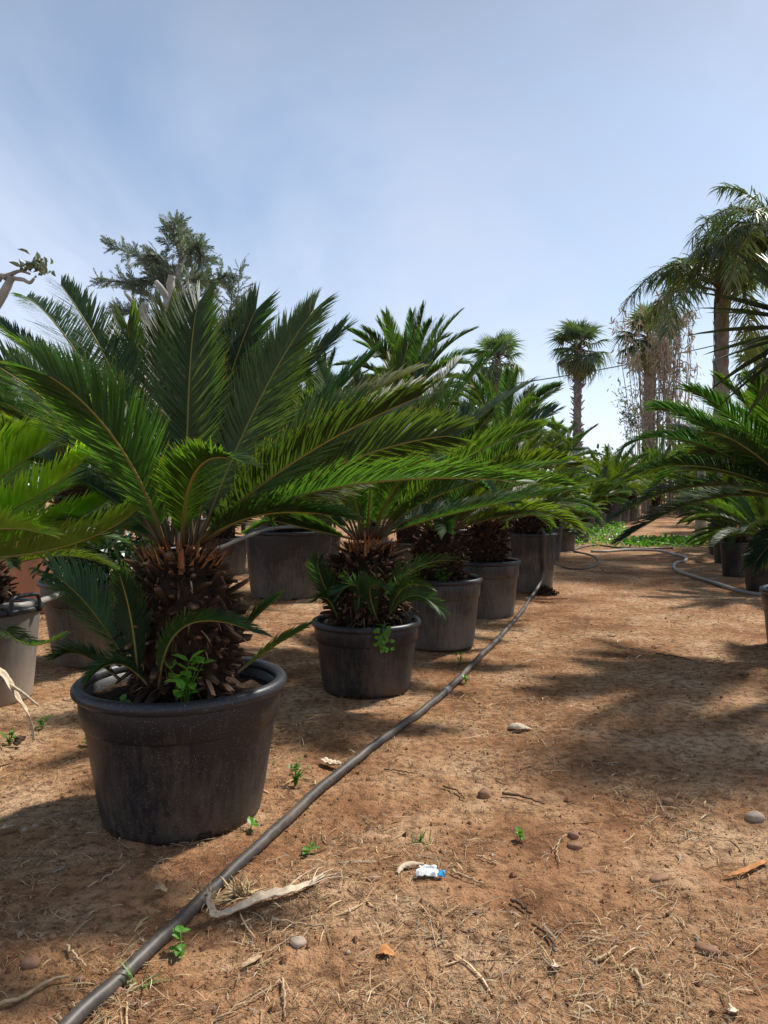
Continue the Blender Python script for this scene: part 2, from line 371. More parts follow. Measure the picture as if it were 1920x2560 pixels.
LIB = {}
for e0, dr in ((80, 22), (62, 40), (45, 52), (30, 55), (14, 48), (-4, 34)):
    LIB[e0] = [frond(arch(e0, dr*(.75+.25*k)), (0, -1, 0), .195, 140, 30+6*k, seed=e0+k*7, w=.0044, twist=(-25, 0, 25)[k]).mesh('frond', FM) for k in range(3)]
def stub_mesh(k):
    r = np.random.default_rng(900+k); n = 4; L = r.uniform(.75, 1.15); w, h = r.uniform(.13, .20), r.uniform(.08, .12)
    bend = r.uniform(-.2, .1); V, U = [], []
    for i_ in range(n):
        s = i_/(n-1); x = L*s; z = bend*s*s*L; ww = w*(1.25-.5*s); hh = h*(1.4-.6*s)
        for a in np.arange(6)/6*2*math.pi: V.append((x+(r.uniform(-.09, .09) if i_ == n-1 else 0), ww*math.copysign(abs(math.cos(a))**.6, math.cos(a))*r.uniform(.85, 1.1), z+hh*math.sin(a)*r.uniform(.8, 1.15))); U.append(s*.85)
    V.append((L*.99, 0, bend*L)); U.append(1.15)
    Q = [(i_*6+j_, i_*6+(j_+1) % 6, i_*6+6+(j_+1) % 6, i_*6+6+j_) for i_ in range(n-1) for j_ in range(6)]
    Tt = [((n-1)*6+j_, (n-1)*6+(j_+1) % 6, n*6) for j_ in range(6)]
    return MB().add(V, Q, Tt, 0, U)
STUB = [stub_mesh(k) for k in range(6)]; STUBME = [s.mesh('leaf_base', M['stub'], smooth=False) for s in STUB]

def caudex_r(t, R): return R*(.76+.34*math.sin(math.pi*min(1, .02+.92*t))**1.1-.26*max(0, t-.82)/.18)
def sago_trunk(root, h, R, rnd, single):
    prof = [(caudex_r(t, R)*.86, h*t) for t in np.linspace(0, 1, 14)]+[(R*.35, h*1.06), (0.001, h*1.08)]
    tr = lathe([(p[0], p[1]-.03) for p in prof], 20, wob=.008, rnd=rnd).obj('trunk', M['caudex'], root)
    n = 260 if single else 150; joined = MB()
    for k in range(n):
        t = (k+.5)/n; az = k*2.39996+rnd.uniform(-.2, .2); z = h*(.02+.98*t); rr = caudex_r(t, R)*.80
        L = R*rnd.choice((.26, .31, .36, .42, .52)); el = -.15+.95*t**1.6+rnd.uniform(-.42, .36)
        Mx = Euler((rnd.uniform(-.4, .4), -el, az+rnd.uniform(-.25, .25))).to_matrix()
        loc = (rr*math.cos(az), rr*math.sin(az), z-.03)
        if single: link('leaf_base', STUBME[k % 6], tr, loc, Mx.to_euler(), L)
        else: joined.merge(STUB[k % 6], np.array(Mx)*L, loc)
    if not single: tag(joined.obj('leaf_bases', M['stub'], tr, smooth=False), kind='stuff')
    fb = MB()                                                  # shaggy fibres and bud scales
    for k in range(520 if single else 120):
        t = rnd.uniform(.05, 1.0); az = rnd.uniform(0, 6.283); rr = caudex_r(min(t, 1), R)*rnd.uniform(.8, 1.0)
        p0 = np.array([rr*math.cos(az), rr*math.sin(az), h*t-.03]); el = rnd.uniform(-.9, .9); a2 = az+rnd.uniform(-.9, .9); L = R*rnd.uniform(.2, .45)
        d = np.array([math.cos(a2)*math.cos(el), math.sin(a2)*math.cos(el), math.sin(el)]); w = np.cross(d, [0, 0, 1.])*rnd.uniform(.004, .012)*R/.2*.5
        b = np.array([0, 0, -L*.25])
        c = np.array((1.5, 1.9, 2.2) if rnd.random() < .35 else (.4, .45, .5))*rnd.uniform(.7, 1.7)
        fb.add([p0-w, p0+w, p0+d*L*.55-w*.8, p0+d*L*.55+w*.8, p0+d*L+b], [(0, 1, 3, 2)], [(2, 3, 4)], 0, None, c)
    for k in range(240 if single else 70):                     # upright rusty bud scales among the petioles
        az = rnd.uniform(0, 6.283); rr = R*rnd.uniform(.2, .78); p0 = np.array([rr*math.cos(az), rr*math.sin(az), h*rnd.uniform(.88, 1.0)])
        el = rnd.uniform(.2, 1.4); L = R*rnd.uniform(.25, .6); d = np.array([math.cos(az)*math.cos(el), math.sin(az)*math.cos(el), math.sin(el)])
        w = np.array([-math.sin(az), math.cos(az), 0])*rnd.uniform(.004, .011)
        fb.add([p0-w, p0+w, p0+d*L], None, [(0, 1, 2)], 0, None, np.array((1.5, 1.45, 1.35))*rnd.uniform(.6, 1.7))
    tag(fb.obj('fibres', M['fibre'], tr), kind='stuff')
    return tr
def tintc(rnd, warm=.25):
    k = rnd.uniform(.75, 1.25)
    if rnd.random() < warm: return (1.55*k, 1.25*k, .75*k, 1)
    if rnd.random() < .35: return (.75*k, .92*k, 1.55*k, 1)
    return (k, k, k, 1)
def lib_fronds(root, z, R, L, nf, rnd, els=(80, -6), warm=.2, skip=None, az0=None):
    for k in range(nf):
        f = (k+.5)/nf; az = (az0 or 0)+k*2.39996+rnd.uniform(-.25, .25); el = els[0]+(els[1]-els[0])*f**.95+rnd.uniform(-8, 8)
        if skip and skip(az % 6.2832, el): continue
        e0 = min(LIB, key=lambda q: abs(q-el)); s = L*(.80+.22*math.sin(math.pi*min(1, f+.25)))*rnd.uniform(.88, 1.1)
        o = link('frond', rnd.choice(LIB[e0]), root, (R*.45*math.cos(az), R*.45*math.sin(az), z), (0, -math.radians(el-e0), az), s)
        o.color = tintc(rnd, warm)
def hero_frond(root, base, mid, tip, seed, color=(1, 1, 1, 1), leaf=.17, pairs=125, v=32, twist=0, roll=0.0, **kw):
    b, m, t = [np.asarray(q, float) for q in (base, mid, tip)]; o = np.array(root.location); c = 2*m-.5*(b+t)
    s = np.linspace(0, 1, 26)[:, None]; P = (1-s)**2*b+2*s*(1-s)*c+s*s*t
    h = t-b; h[2] = 0; h = nrm(h); S0 = np.cross(h, [0, 0, 1])
    if roll:                                                   # the frond is rolled so that its flat face turns outwards
        v_ = m-np.array([0, 0, HC]); S1 = nrm(np.cross(t-b, v_)); S1 = S1 if S1@S0 > 0 else -S1; S0 = nrm(S0*(1-roll)+S1*roll)
    ob = frond(P-o, S0, leaf, pairs, v, seed=seed, twist=twist, **kw).obj('frond', FM, root); ob.color = color; return ob
def sago(xy, zs, h, R, L, nf, seed, label, group, els=(80, -6), warm=.2, single=False, skip=None):
    rnd = random.Random(seed); nr = np.random.default_rng(seed)
    root = empty('sago_palm', (xy[0], xy[1], zs), label, 'sago palm', group)
    rnd.normal = nr.normal
    sago_trunk(root, h, R, rnd, single)
    if nf: lib_fronds(root, h*.96-.03, R, L, nf, rnd, els, warm, skip, rnd.uniform(0, 6))
    return root

# ------------------------------------------------------------------ pots
def pot(x, y, rt, rb, H, label, group=None, m='pot', step=True, handles=(), seg=56, rollr=None, holes=(), rim_m='pot_rim', grooves=0):
    root = empty('plant_pot', (x, y, -.004), label, 'plant pot', group)
    k = rollr or rt*.060
    R = lambda z: rb+(rt*.945-rb)*(z/H)
    pf = [(.001, .012), (rb*.93, .012), (rb*.93, 0), (rb*.985, .004), (rb, .02)]
    pf += [(R(H*f), H*f) for f in (.2, .4, .6, .70)]
    if step: pf += [(R(H*.715), H*.715), (R(H*.718)+rt*.022, H*.722), (R(H*.73)+rt*.030, H*.735), (R(H*.85)+rt*.022, H*.85), (R(H*.93)+rt*.010, H-.022)]
    else: pf += [(R(H*.8), H*.8), (R(H*.9), H*.9), (R(H*.95), H-.02)]
    for g in range(grooves):
        z = H*(.86-.05*g); pf = [p for p in pf if abs(p[1]-z) > H*.03]+[(R(z), z+H*.012), (R(z)-.012, z), (R(z), z-H*.012)]
    if grooves: pf = pf[:5]+sorted(pf[5:], key=lambda p: p[1])
    pf += [(R(H)*.985, H-.012), (R(H)*.95, H-.012), (R(H*.8)*.95, H*.8), (R(H*.75)*.94, H*.75)]
    ov = (.011, x*7.0, y*5.0); lathe(pf, seg, oval=ov).obj('wall', M[m], root)
    ring = [(rt-k+k*math.cos(a), H-k*.9+k*1.0*math.sin(a)) for a in np.linspace(-2.3, 3.6, 12)]; ring.append(ring[0])
    lathe(ring, seg, oval=ov).obj('rim', M[rim_m], root)
    rr = np.linspace(0, 1, 8); sm = MB(); a = np.arange(28)/28*2*math.pi; rs = np.random.default_rng(int(abs(x*1000)+y*100))
    V = np.array([(R(H*.87)*.955*q*math.cos(b), R(H*.87)*.955*q*math.sin(b), H*.87+(rs.normal(0, .008) if q < 1 else 0)) for q in rr for b in a])
    Q = [(i_*28+j_, i_*28+(j_+1) % 28, i_*28+28+(j_+1) % 28, i_*28+28+j_) for i_ in range(7) for j_ in range(28)]
    sm.add(V, Q).obj('soil', M['soil'], root)
    for az in handles:
        hx, hy = math.cos(az), math.sin(az); tx, ty = -hy, hx; w = .10
        P = spline([(hx*rt*.97+tx*s*w, hy*rt*.97+ty*s*w, H-.03+zz_) for s, zz_ in ((-1.0, 0), (-.92, .07), (-.75, .095), (0, .10), (.75, .095), (.92, .07), (1.0, 0))], 24)
        tube(P, .013, 8, squash=.8).obj('handle', M['pot_rim'], root)
    for az in holes:
        c, s = math.cos(az), math.sin(az); hb = MB()
        for q in np.linspace(-1, 1, 5): pass
        P = [(R(.02)*1.004*math.cos(az+d), R(.02)*1.004*math.sin(az+d), z) for z in (.002, .028) for d in (-.075, -.04, 0, .04, .075)]
        P2 = [(p[0]*.96, p[1]*.96, p[2]) for p in P]
        hb.add(P+P2, [(i_, i_+1, i_+6, i_+5) for i_ in range(4)]+[(10+i_, 15+i_, 16+i_, 11+i_) for i_ in range(4)]+[(5+i_, 6+i_, 16+i_, 15+i_) for i_ in range(4)]+[(0, 5, 15, 10), (4, 14, 19, 9)])
        hb.obj('drain_hole_shade', M['caudex'], root)  # dark raised plug paints the shade inside a drain hole; wall stays uncut
    root['soil_z'] = 0.0; del root['soil_z']
    return root, H*.87
exec_pots = []
def gxy(px, d): p = at(px, 1300, d); return p[0], d

# ---- row beside the path
G_ROW = 'sago pots lined up beside the path'; G_PLANT = 'sago palms lined up beside the path'
x1, y1 = gxy(452, 2.64); pot1, z1 = pot(x1, y1, .369, .278, .485, 'largest black plastic pot in the foreground, its rim rolled and front scuffed', G_ROW, seg=80, holes=(-1.05, -2.2))
x2, y2 = gxy(916, 4.30); pot2, z2 = pot(x2, y2, .322, .255, .405, 'black pot second along the hose, clover spilling over its front rim', G_ROW, seg=64, holes=(-1.6,))
x3, y3 = gxy(1098, 5.5); pot3, z3 = pot(x3, y3, .322, .258, .51, 'dusty dark grey pot directly behind the second pot beside the hose', G_ROW, 'pot_dusty', seg=56)
x4, y4 = gxy(1212, 6.75); pot4, z4 = pot(x4, y4, .33, .265, .52, 'dark grey pot fourth along the path, just before the hose climbs', G_ROW, 'pot_dusty')
x5, y5 = gxy(1332, 8.45); pot5, z5 = pot(x5, y5, .285, .225, .665, 'tall smooth grey pot with the hose hanging over its rim', G_ROW, 'pot_dusty', step=False)
x6, y6 = gxy(1370, 12.2); pot6, z6 = pot(x6, y6, .25, .19, .55, 'tall narrow pot peeking out right behind the hose-draped pot', G_ROW, 'pot_dusty', step=False)
x7, y7 = gxy(1412, 14.0); pot7, z7 = pot(x7, y7, .225, .18, .38, 'short dark pot with a small drooping sago, before the green weeds', G_ROW, 'pot_dusty', step=False)
far = [(1452, 16.5, .22, .17, .40, 'small dark pot half hidden behind the short pot by the weeds'),
       (1466, 19.5, .24, .20, .58, 'slim grey pot standing between the short pots and the far cluster'),
       (1492, 20.3, .26, .24, .50, 'nearly black pot at the left of the far pot cluster'),
       (1526, 23.0, .38, .30, .78, 'biggest pale-footed pot of the far cluster beyond the weeds'),
       (1556, 26.0, .26, .22, .72, 'slim pot just right of the biggest far pot'),
       (1577, 27.5, .30, .25, .72, 'rightmost far pot with a pale hose looped down its side')]
farpos = []
for px, d, rt, rb, H, lab in far:
    fx, fy = gxy(px, d); farpos.append((fx, fy, pot(fx, fy, rt, rb, H, lab, 'pots of the far cluster', 'pot_dusty', step=False, seg=36)[1]))
# ---- second row and left side
xt, yt = gxy(722, 8.05); tub, zt = pot(xt, yt, .505, .41, .72, 'large black tub with a hoop handle behind the first and second sagos', None, 'pot_dusty', step=False, handles=(3.45, .3), rollr=.018, holes=(-2.2, -1.3), seg=64)
xg, yg = gxy(-42, 4.05); potg, zg = pot(xg, yg, .30, .235, .52, 'weathered pale grey pot cut off by the left edge of the picture', None, 'pot_grey', step=False, handles=(-.35,))
xi, yi = gxy(238, 5.0); poti, zi = pot(xi, yi, .37, .27, .56, 'dull grey-brown pot of ivy behind the foreground sago', None, 'pot_dusty', handles=(2.7,), step=True)
xo, yo = gxy(30, 7.1); poto, zo = pot(xo, yo, .58, .48, .74, 'big round terracotta-coloured pot at the left edge', None, 'terracotta', step=False, rim_m='terracotta', rollr=.03, grooves=2)
xl, yl = -2.02, 3.0; potl, zl = pot(xl, yl, .33, .26, .46, 'black pot of the bright sago just outside the left edge', G_ROW)
# ---- right-hand row
xr, yr = gxy(2030, 5.3); potr, zr = pot(xr, yr, .33, .27, .44, 'black pot whose rim just enters at the right edge', 'pots on the right of the path')
xs, ys = gxy(1923, 8.3); pots, zs_ = pot(xs, ys, .28, .225, .42, 'black pot cut by the right edge, beside the grey hose', 'pots on the right of the path')
xq, yq = gxy(1840, 9.9); potq, zq = pot(xq, yq, .205, .155, .46, 'slim blue-black pot in the shade right of the path', 'pots on the right of the path', step=False)
xv, yv = gxy(1815, 11.6); potv, zv = pot(xv, yv, .21, .16, .50, 'black pot partly behind the slim shaded pot on the right', 'pots on the right of the path', step=False)
xw, yw = gxy(1800, 13.2); potw, zw = pot(xw, yw, .21, .17, .55, 'farthest black pot of the right-hand row', 'pots on the right of the path', step=False)

# ------------------------------------------------------------------ sago palms
# foreground sago
s1 = sago((x1, y1), z1, .50, .192, 1.0, 0, 11, 'foreground sago palm with shaggy brown trunk in the largest black pot', G_PLANT, single=True)
B1 = at(447, 1352, y1); rn = random.Random(5)
def B(dx=0, dy=0, dz=0): return B1+np.array([dx, dy, dz])
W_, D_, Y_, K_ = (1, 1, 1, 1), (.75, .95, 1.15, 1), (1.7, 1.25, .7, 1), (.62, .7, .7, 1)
H1 = [  # (mid px, mid depth offset), (tip px, tip depth offset), colour, twist, v
    ((300, 975), .30, (152, 712), .70, W_, -12, 22), ((474, 940), .12, (499, 752), .22, W_, 10, 24), ((215, 920), .5, (66, 742), 1.0, W_, -10, 26),
    ((190, 1070), .02, (-90, 872), .05, W_, -12, 30), ((352, 1010), .40, (318, 812), .45, (1.35, 1.3, .7, 1), 0, 25), ((420, 990), .42, (415, 782), .5, (1.35, 1.3, .7, 1), 0, 25),
    ((300, 1118), -.32, (122, 940), -.52, W_, -15, 28), ((484, 1190), -.50, (588, 1152), -.74, (1.1, 1.0, .7, 1), 10, 25),
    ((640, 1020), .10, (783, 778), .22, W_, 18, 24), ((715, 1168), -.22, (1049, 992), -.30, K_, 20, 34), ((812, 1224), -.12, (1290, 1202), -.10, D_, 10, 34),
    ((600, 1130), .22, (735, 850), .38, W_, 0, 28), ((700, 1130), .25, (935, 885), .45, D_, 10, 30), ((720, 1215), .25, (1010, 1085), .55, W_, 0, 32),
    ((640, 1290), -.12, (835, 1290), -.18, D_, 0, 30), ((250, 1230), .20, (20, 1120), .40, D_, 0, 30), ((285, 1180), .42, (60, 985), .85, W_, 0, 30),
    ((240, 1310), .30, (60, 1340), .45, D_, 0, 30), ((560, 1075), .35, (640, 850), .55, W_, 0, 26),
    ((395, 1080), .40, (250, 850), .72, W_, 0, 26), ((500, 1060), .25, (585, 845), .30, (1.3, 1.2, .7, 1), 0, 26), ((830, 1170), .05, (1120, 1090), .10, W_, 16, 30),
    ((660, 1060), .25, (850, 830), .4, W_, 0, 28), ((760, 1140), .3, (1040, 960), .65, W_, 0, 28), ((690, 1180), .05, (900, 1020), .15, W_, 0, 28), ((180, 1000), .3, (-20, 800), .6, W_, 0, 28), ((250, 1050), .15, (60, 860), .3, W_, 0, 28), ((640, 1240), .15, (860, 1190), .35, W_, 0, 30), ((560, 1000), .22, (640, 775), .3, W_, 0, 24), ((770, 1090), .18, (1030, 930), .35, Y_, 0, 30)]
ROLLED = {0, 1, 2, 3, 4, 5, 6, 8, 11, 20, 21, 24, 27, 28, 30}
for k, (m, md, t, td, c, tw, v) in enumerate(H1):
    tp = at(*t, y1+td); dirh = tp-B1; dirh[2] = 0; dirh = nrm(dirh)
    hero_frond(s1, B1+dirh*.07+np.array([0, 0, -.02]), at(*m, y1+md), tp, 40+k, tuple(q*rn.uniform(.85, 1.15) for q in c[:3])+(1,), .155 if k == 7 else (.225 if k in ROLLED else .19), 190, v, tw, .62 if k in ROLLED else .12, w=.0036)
# pups at the foot of the trunk
for k, (b, m, t, dd, c, lf) in enumerate([((330, 1680), (232, 1530), (138, 1440), -.10, (.75, 1.0, 1.6, 1), .17), ((398, 1722), (462, 1566), (640, 1582), -.22, (.9, 1.1, 1.3, 1), .11),
        ((592, 1684), (665, 1628), (762, 1570), -.05, (1.3, 1.1, .6, 1), .075), ((345, 1700), (330, 1560), (300, 1440), -.18, (.55, .7, 1, 1), .10), ((300, 1700), (215, 1640), (150, 1640), -.12, (.6, .75, 1, 1), .10),
        ((560, 1690), (600, 1590), (690, 1500), .15, (.8, .9, 1, 1), .10), ((370, 1715), (300, 1660), (230, 1690), -.2, (.55, .7, 1, 1), .08)]):
    hero_frond(s1, at(*b, y1+dd*.7-.08), at(*m, y1+dd-.05), at(*t, y1+dd-.1), 90+k, c, lf, 90, 28, 0, .5 if k == 0 else .1, rr=.006, w=.0028)

# second sago
s2 = sago((x2, y2), z2, .475, .215, 1.15, 0, 12, 'second sago palm, blue-green pup fronds arching around its trunk base', G_PLANT, single=True)
B2 = at(916, 1348, y2)
H2 = [((905, 1130), .0, (880, 930), .2, W_), ((1000, 1080), .1, (1090, 880), .3, W_), ((1060, 1100), -.1, (1240, 880), -.1, D_), ((1105, 1130), .0, (1320, 960), .1, D_),
      ((1110, 1180), -.2, (1340, 1070), -.3, W_), ((1105, 1235), -.15, (1400, 1160), -.2, W_), ((1110, 1290), -.1, (1430, 1225), -.2, D_), ((1050, 1290), .3, (1230, 1260), .6, D_),
      ((800, 1130), .1, (700, 940), .3, W_), ((780, 1200), .1, (640, 1060), .25, W_), ((760, 1265), .0, (600, 1230), .05, D_), ((780, 1290), .2, (640, 1320), .4, D_), ((720, 1310), -.1, (680, 1300), -.2, D_),
      ((870, 1200), -.4, (800, 1120), -.8, D_), ((930, 1200), -.4, (960, 1120), -.85, D_), ((1000, 1200), -.4, (1080, 1150), -.8, W_), ((960, 1060), .5, (980, 900), .8, Y_),
      ((850, 1090), .4, (790, 900), .7, W_), ((1040, 1060), .5, (1150, 900), .9, W_), ((1010, 1130), .2, (1130, 960), .35, Y_), ((970, 1100), -.1, (1020, 860), -.1, W_), ((830, 1150), -.2, (760, 1000), -.45, W_)]
for k, (m, md, t, td, c) in enumerate(H2):
    tp = at(*t, y2+td); dirh = tp-B2; dirh[2] = 0; dirh = nrm(dirh)
    hero_frond(s2, B2+dirh*.07, at(*m, y2+md), tp, 140+k, tuple(q*rn.uniform(.8, 1.15) for q in c[:3])+(1,), .20, 150, 30, rn.uniform(-20, 20), .2, w=.0042)
for k, (b, m, t, dd, c, lf) in enumerate([((888, 1555), (895, 1470), (850, 1480), -.25, (.75, .95, 1.6, 1), .13), ((945, 1555), (925, 1475), (960, 1470), -.28, (.6, .75, 1, 1), .10), ((850, 1540), (805, 1450), (795, 1400), -.2, (.7, .95, 1.5, 1), .12),
        ((960, 1540), (1010, 1440), (1120, 1400), -.2, (.75, 1, 1.5, 1), .13), ((965, 1550), (1030, 1490), (1105, 1530), -.25, (.9, 1.1, .9, 1), .10), ((970, 1545), (1010, 1470), (1075, 1470), -.2, (.9, 1.1, 1, 1), .09), ((845, 1548), (820, 1500), (790, 1500), -.2, (.5, .7, 1, 1), .09)]):
    hero_frond(s2, at(*b, y2+dd*.7), at(*m, y2+dd), at(*t, y2+dd-.05), 190+k, c, lf, 75, 24, 0, .45, rr=.006, w=.0030)

# the rest of the row and the beds behind
def row(px_d, zs, h, R, L, nf, seed, label, group=G_PLANT, els=(80, -8), warm=.22): return sago(px_d, zs, h, R, L, nf, seed, label, group, els, warm)
row((x3, y3), z3, .44, .19, 1.15, 34, 21, 'third sago palm along the path, rising from the dusty pot behind the second', els=(80, 20))
row((x4, y4), z4, .42, .20, .92, 36, 22, 'fourth sago palm along the path, grey shaggy trunk beside the rising hose', els=(80, 18))
row((x5, y5), z5, .30, .20, .78, 36, 23, 'sago palm in the tall pot with the hose hanging down', els=(80, 20))
row((x6, y6), z6, .30, .18, .7, 30, 24, 'sago palm in the narrow pot behind the hose-draped pot', els=(80, 10))
row((x7, y7), z7, .10, .10, .50, 20, 25, 'small low sago drooping over the short pot by the weeds', els=(60, -6))
row((farpos[0][0], farpos[0][1]), farpos[0][2], .25, .16, .6, 26, 26, 'sago palm in the half-hidden pot just before the weeds', els=(80, 20))
row((farpos[1][0], farpos[1][1]), farpos[1][2], .35, .18, .75, 28, 27, 'sago palm in the slim grey pot before the far cluster', els=(80, 20))
row((farpos[2][0], farpos[2][1]), farpos[2][2], .40, .18, 1.1, 30, 28, 'sago palm leaning over the nearly black far pot', 'sago palms of the far cluster', els=(80, 4))
row((farpos[3][0], farpos[3][1]), farpos[3][2], .45, .22, 1.5, 34, 29, 'broad yellowish sago palm in the biggest far pot', 'sago palms of the far cluster', els=(82, 6), warm=.5)
row((farpos[4][0], farpos[4][1]), farpos[4][2], .45, .20, 1.4, 30, 30, 'sago palm in the slim pot beside the biggest far pot', 'sago palms of the far cluster', els=(82, 6))
row((farpos[5][0], farpos[5][1]), farpos[5][2], .45, .20, 1.4, 30, 31, 'sago palm in the rightmost far pot with the looped hose', 'sago palms of the far cluster', els=(82, 6))
row((xt, yt), zt, .75, .22, 1.2, 36, 32, 'sago palm growing from the large black tub', None, els=(82, 8))
G_BACK = 'sago palms in the beds behind the front row'
tall = [(1022, 9.3, 2.50, .98, 34, 'tallest dark sago palm rising above the row, its fan of fronds against the sky', (86, 22)), (1262, 10.5, 2.0, .98, 30, 'dark stiff sago whose fronds point right below the overhead cable', (80, 5)),
        (560, 10.2, 1.9, 1.1, 32, 'sago palm half hidden behind the foreground sago, right of the pruned tree', (84, 5)), (800, 11.2, 2.35, 1.0, 28, 'sago palm showing a tuft of frond tips left of the tallest one', (84, 10)), (180, 8.2, 1.55, 1.15, 32, 'sago palm behind the ivy pot, seen between foreground fronds', (84, 0)),
        (20, 9.5, 1.8, 1.2, 30, 'sago palm behind the terracotta pot', (84, 0)), (380, 8.6, 1.7, 1.1, 30, 'sago palm directly behind the foreground sago crown', (84, 0)), (930, 13.5, 1.9, 1.2, 28, 'sago palm deep behind the second sago', (84, 0)),
        (1135, 12.5, 2.0, 1.15, 28, 'sago palm between the tallest sago and the dark stiff one', (84, 0)), (1330, 16.0, 1.7, 1.2, 28, 'low sago palm at the foot of the lone fan palm', (84, 0)), (680, 15.0, 1.9, 1.2, 26, 'sago palm far behind the large tub', (84, 0)),
        (1400, 21.5, 1.9, 1.4, 28, 'far sago palm left of the far pot cluster', (84, 0)), (1640, 31.0, 1.7, 1.6, 28, 'far sago palm under the dry bamboo', (84, 0)), (1230, 22.0, 2.0, 1.4, 26, 'far sago palm below the pale fan palm', (84, 0)), (480, 17.0, 2.0, 1.3, 26, 'sago palm far behind the pruned tree', (84, 0)), (-90, 12.0, 1.9, 1.3, 26, 'sago palm far back at the left edge', (84, 0)), (270, 15.0, 2.0, 1.3, 26, 'sago palm far back below the conifer', (84, 0))]
for k, (px, d, zc, L, nf, lab, els) in enumerate(tall):
    bx, by = gxy(px, d); _, zsoil = pot(bx, by, .34, .28, .5, 'pot of the '+lab.split(',')[0], 'pots in the beds behind', 'pot_dusty', step=False, seg=28)
    sago((bx, by), zsoil, zc-zsoil, .20, L, nf, 60+k, lab, G_BACK, els, .15)
# near-left bright sago
sl = sago((xl, yl), zl, .50, .20, 1.1, 6, 13, 'bright yellow-green sago palm reaching in from the left edge', G_PLANT, els=(80, 30), skip=lambda a, e_: math.cos(a) > .2)
BL = np.array([xl, yl, zl+.48]); LT = (3.6, 3.1, 1.2, 1)
for k, (m, md, t, td, v) in enumerate([((40, 1165), -.15, (240, 1024), -.25, 34), ((20, 1280), -.28, (228, 1128), -.45, 36), ((110, 1378), -.30, (365, 1250), -.45, 38), ((60, 1345), -.05, (290, 1232), -.05, 36), ((-60, 1330), -.3, (90, 1330), -.5, 34), ((-60, 1180), .1, (60, 1090), .2, 34)]):
    tp = at(*t, yl+td); hero_frond(sl, BL, at(*m, yl+md), tp, 230+k, tuple(q*rn.uniform(.9, 1.1) for q in LT[:3])+(1,), .205, 165, v, -8, .35, w=.0044)
# sago in the pale grey pot at the left edge
sg = sago((xg, yg), zg, .30, .14, .8, 12, 14, 'dark sago palm drooping from the weathered grey pot', None, els=(75, 10))
BG = np.array([xg, yg, zg+.12])
hero_frond(sg, BG, at(40, 1600, yg-.25), at(150, 1592, yg-.35), 260, (.6, .7, .7, 1), .13, 70, 30, 0)
# right-hand sagos
sr = sago((xr, yr), zr, .66, .21, 1.2, 20, 15, 'large dark glossy sago palm arching in over the path from the right edge', 'sago palms on the right of the path', els=(82, 20), skip=lambda a, e_: 2.2 < a < 4.0)
BR = np.array([xr, yr, zr+.64])
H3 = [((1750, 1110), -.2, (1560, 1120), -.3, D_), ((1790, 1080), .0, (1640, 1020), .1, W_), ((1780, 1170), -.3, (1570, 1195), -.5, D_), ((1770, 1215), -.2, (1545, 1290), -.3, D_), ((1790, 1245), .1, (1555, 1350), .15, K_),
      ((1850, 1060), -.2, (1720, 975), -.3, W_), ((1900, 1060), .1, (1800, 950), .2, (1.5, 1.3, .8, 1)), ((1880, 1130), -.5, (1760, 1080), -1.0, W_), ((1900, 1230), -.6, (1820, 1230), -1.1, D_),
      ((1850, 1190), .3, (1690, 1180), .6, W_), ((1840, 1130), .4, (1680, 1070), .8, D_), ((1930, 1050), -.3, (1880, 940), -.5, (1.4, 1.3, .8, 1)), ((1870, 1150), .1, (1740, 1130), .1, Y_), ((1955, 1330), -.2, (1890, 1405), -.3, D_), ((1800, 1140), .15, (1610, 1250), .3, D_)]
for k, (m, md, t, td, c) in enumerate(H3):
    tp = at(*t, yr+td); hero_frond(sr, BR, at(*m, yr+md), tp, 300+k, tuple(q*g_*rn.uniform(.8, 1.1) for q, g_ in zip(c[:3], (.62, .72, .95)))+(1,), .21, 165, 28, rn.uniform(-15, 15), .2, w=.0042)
G_R = 'sago palms on the right of the path'
sago((xs, ys), zs_, .30, .17, .95, 28, 71, 'sago palm in the shaded pot cut by the right edge', G_R, (80, 0), .1)
sago((xq, yq), zq, .22, .13, .75, 24, 72, 'small dark sago in the slim blue-black pot', G_R, (80, 0), .1)
sago((xv, yv), zv, .30, .14, .85, 24, 73, 'sago palm behind the slim shaded pot on the right', G_R, (80, 0), .1)
sago((xw, yw), zw, .35, .15, 1.0, 26, 74, 'sago palm in the farthest pot of the right-hand row', G_R, (80, 0), .15)
for k, (px, d, zc, L, lab) in enumerate([(1975, 10.5, 1.5, 1.25, 'sago palm behind the large arching one at the right edge'), (1890, 15.5, 1.6, 1.35, 'far right sago palm below the queen palm trunk'), (1800, 24.0, 1.6, 1.5, 'far sago palm right of the path end'), (1715, 33.0, 1.8, 1.7, 'far sago palm closing the end of the path')]):
    bx, by = gxy(px, d); _, zsoil = pot(bx, by, .32, .26, .5, 'black pot under the '+lab, 'pots on the right of the path', 'pot_dusty', step=False, seg=28)
    sago((bx, by), zsoil, zc-zsoil, .19, L, 28, 80+k, lab, G_R, (84, 0), .15)

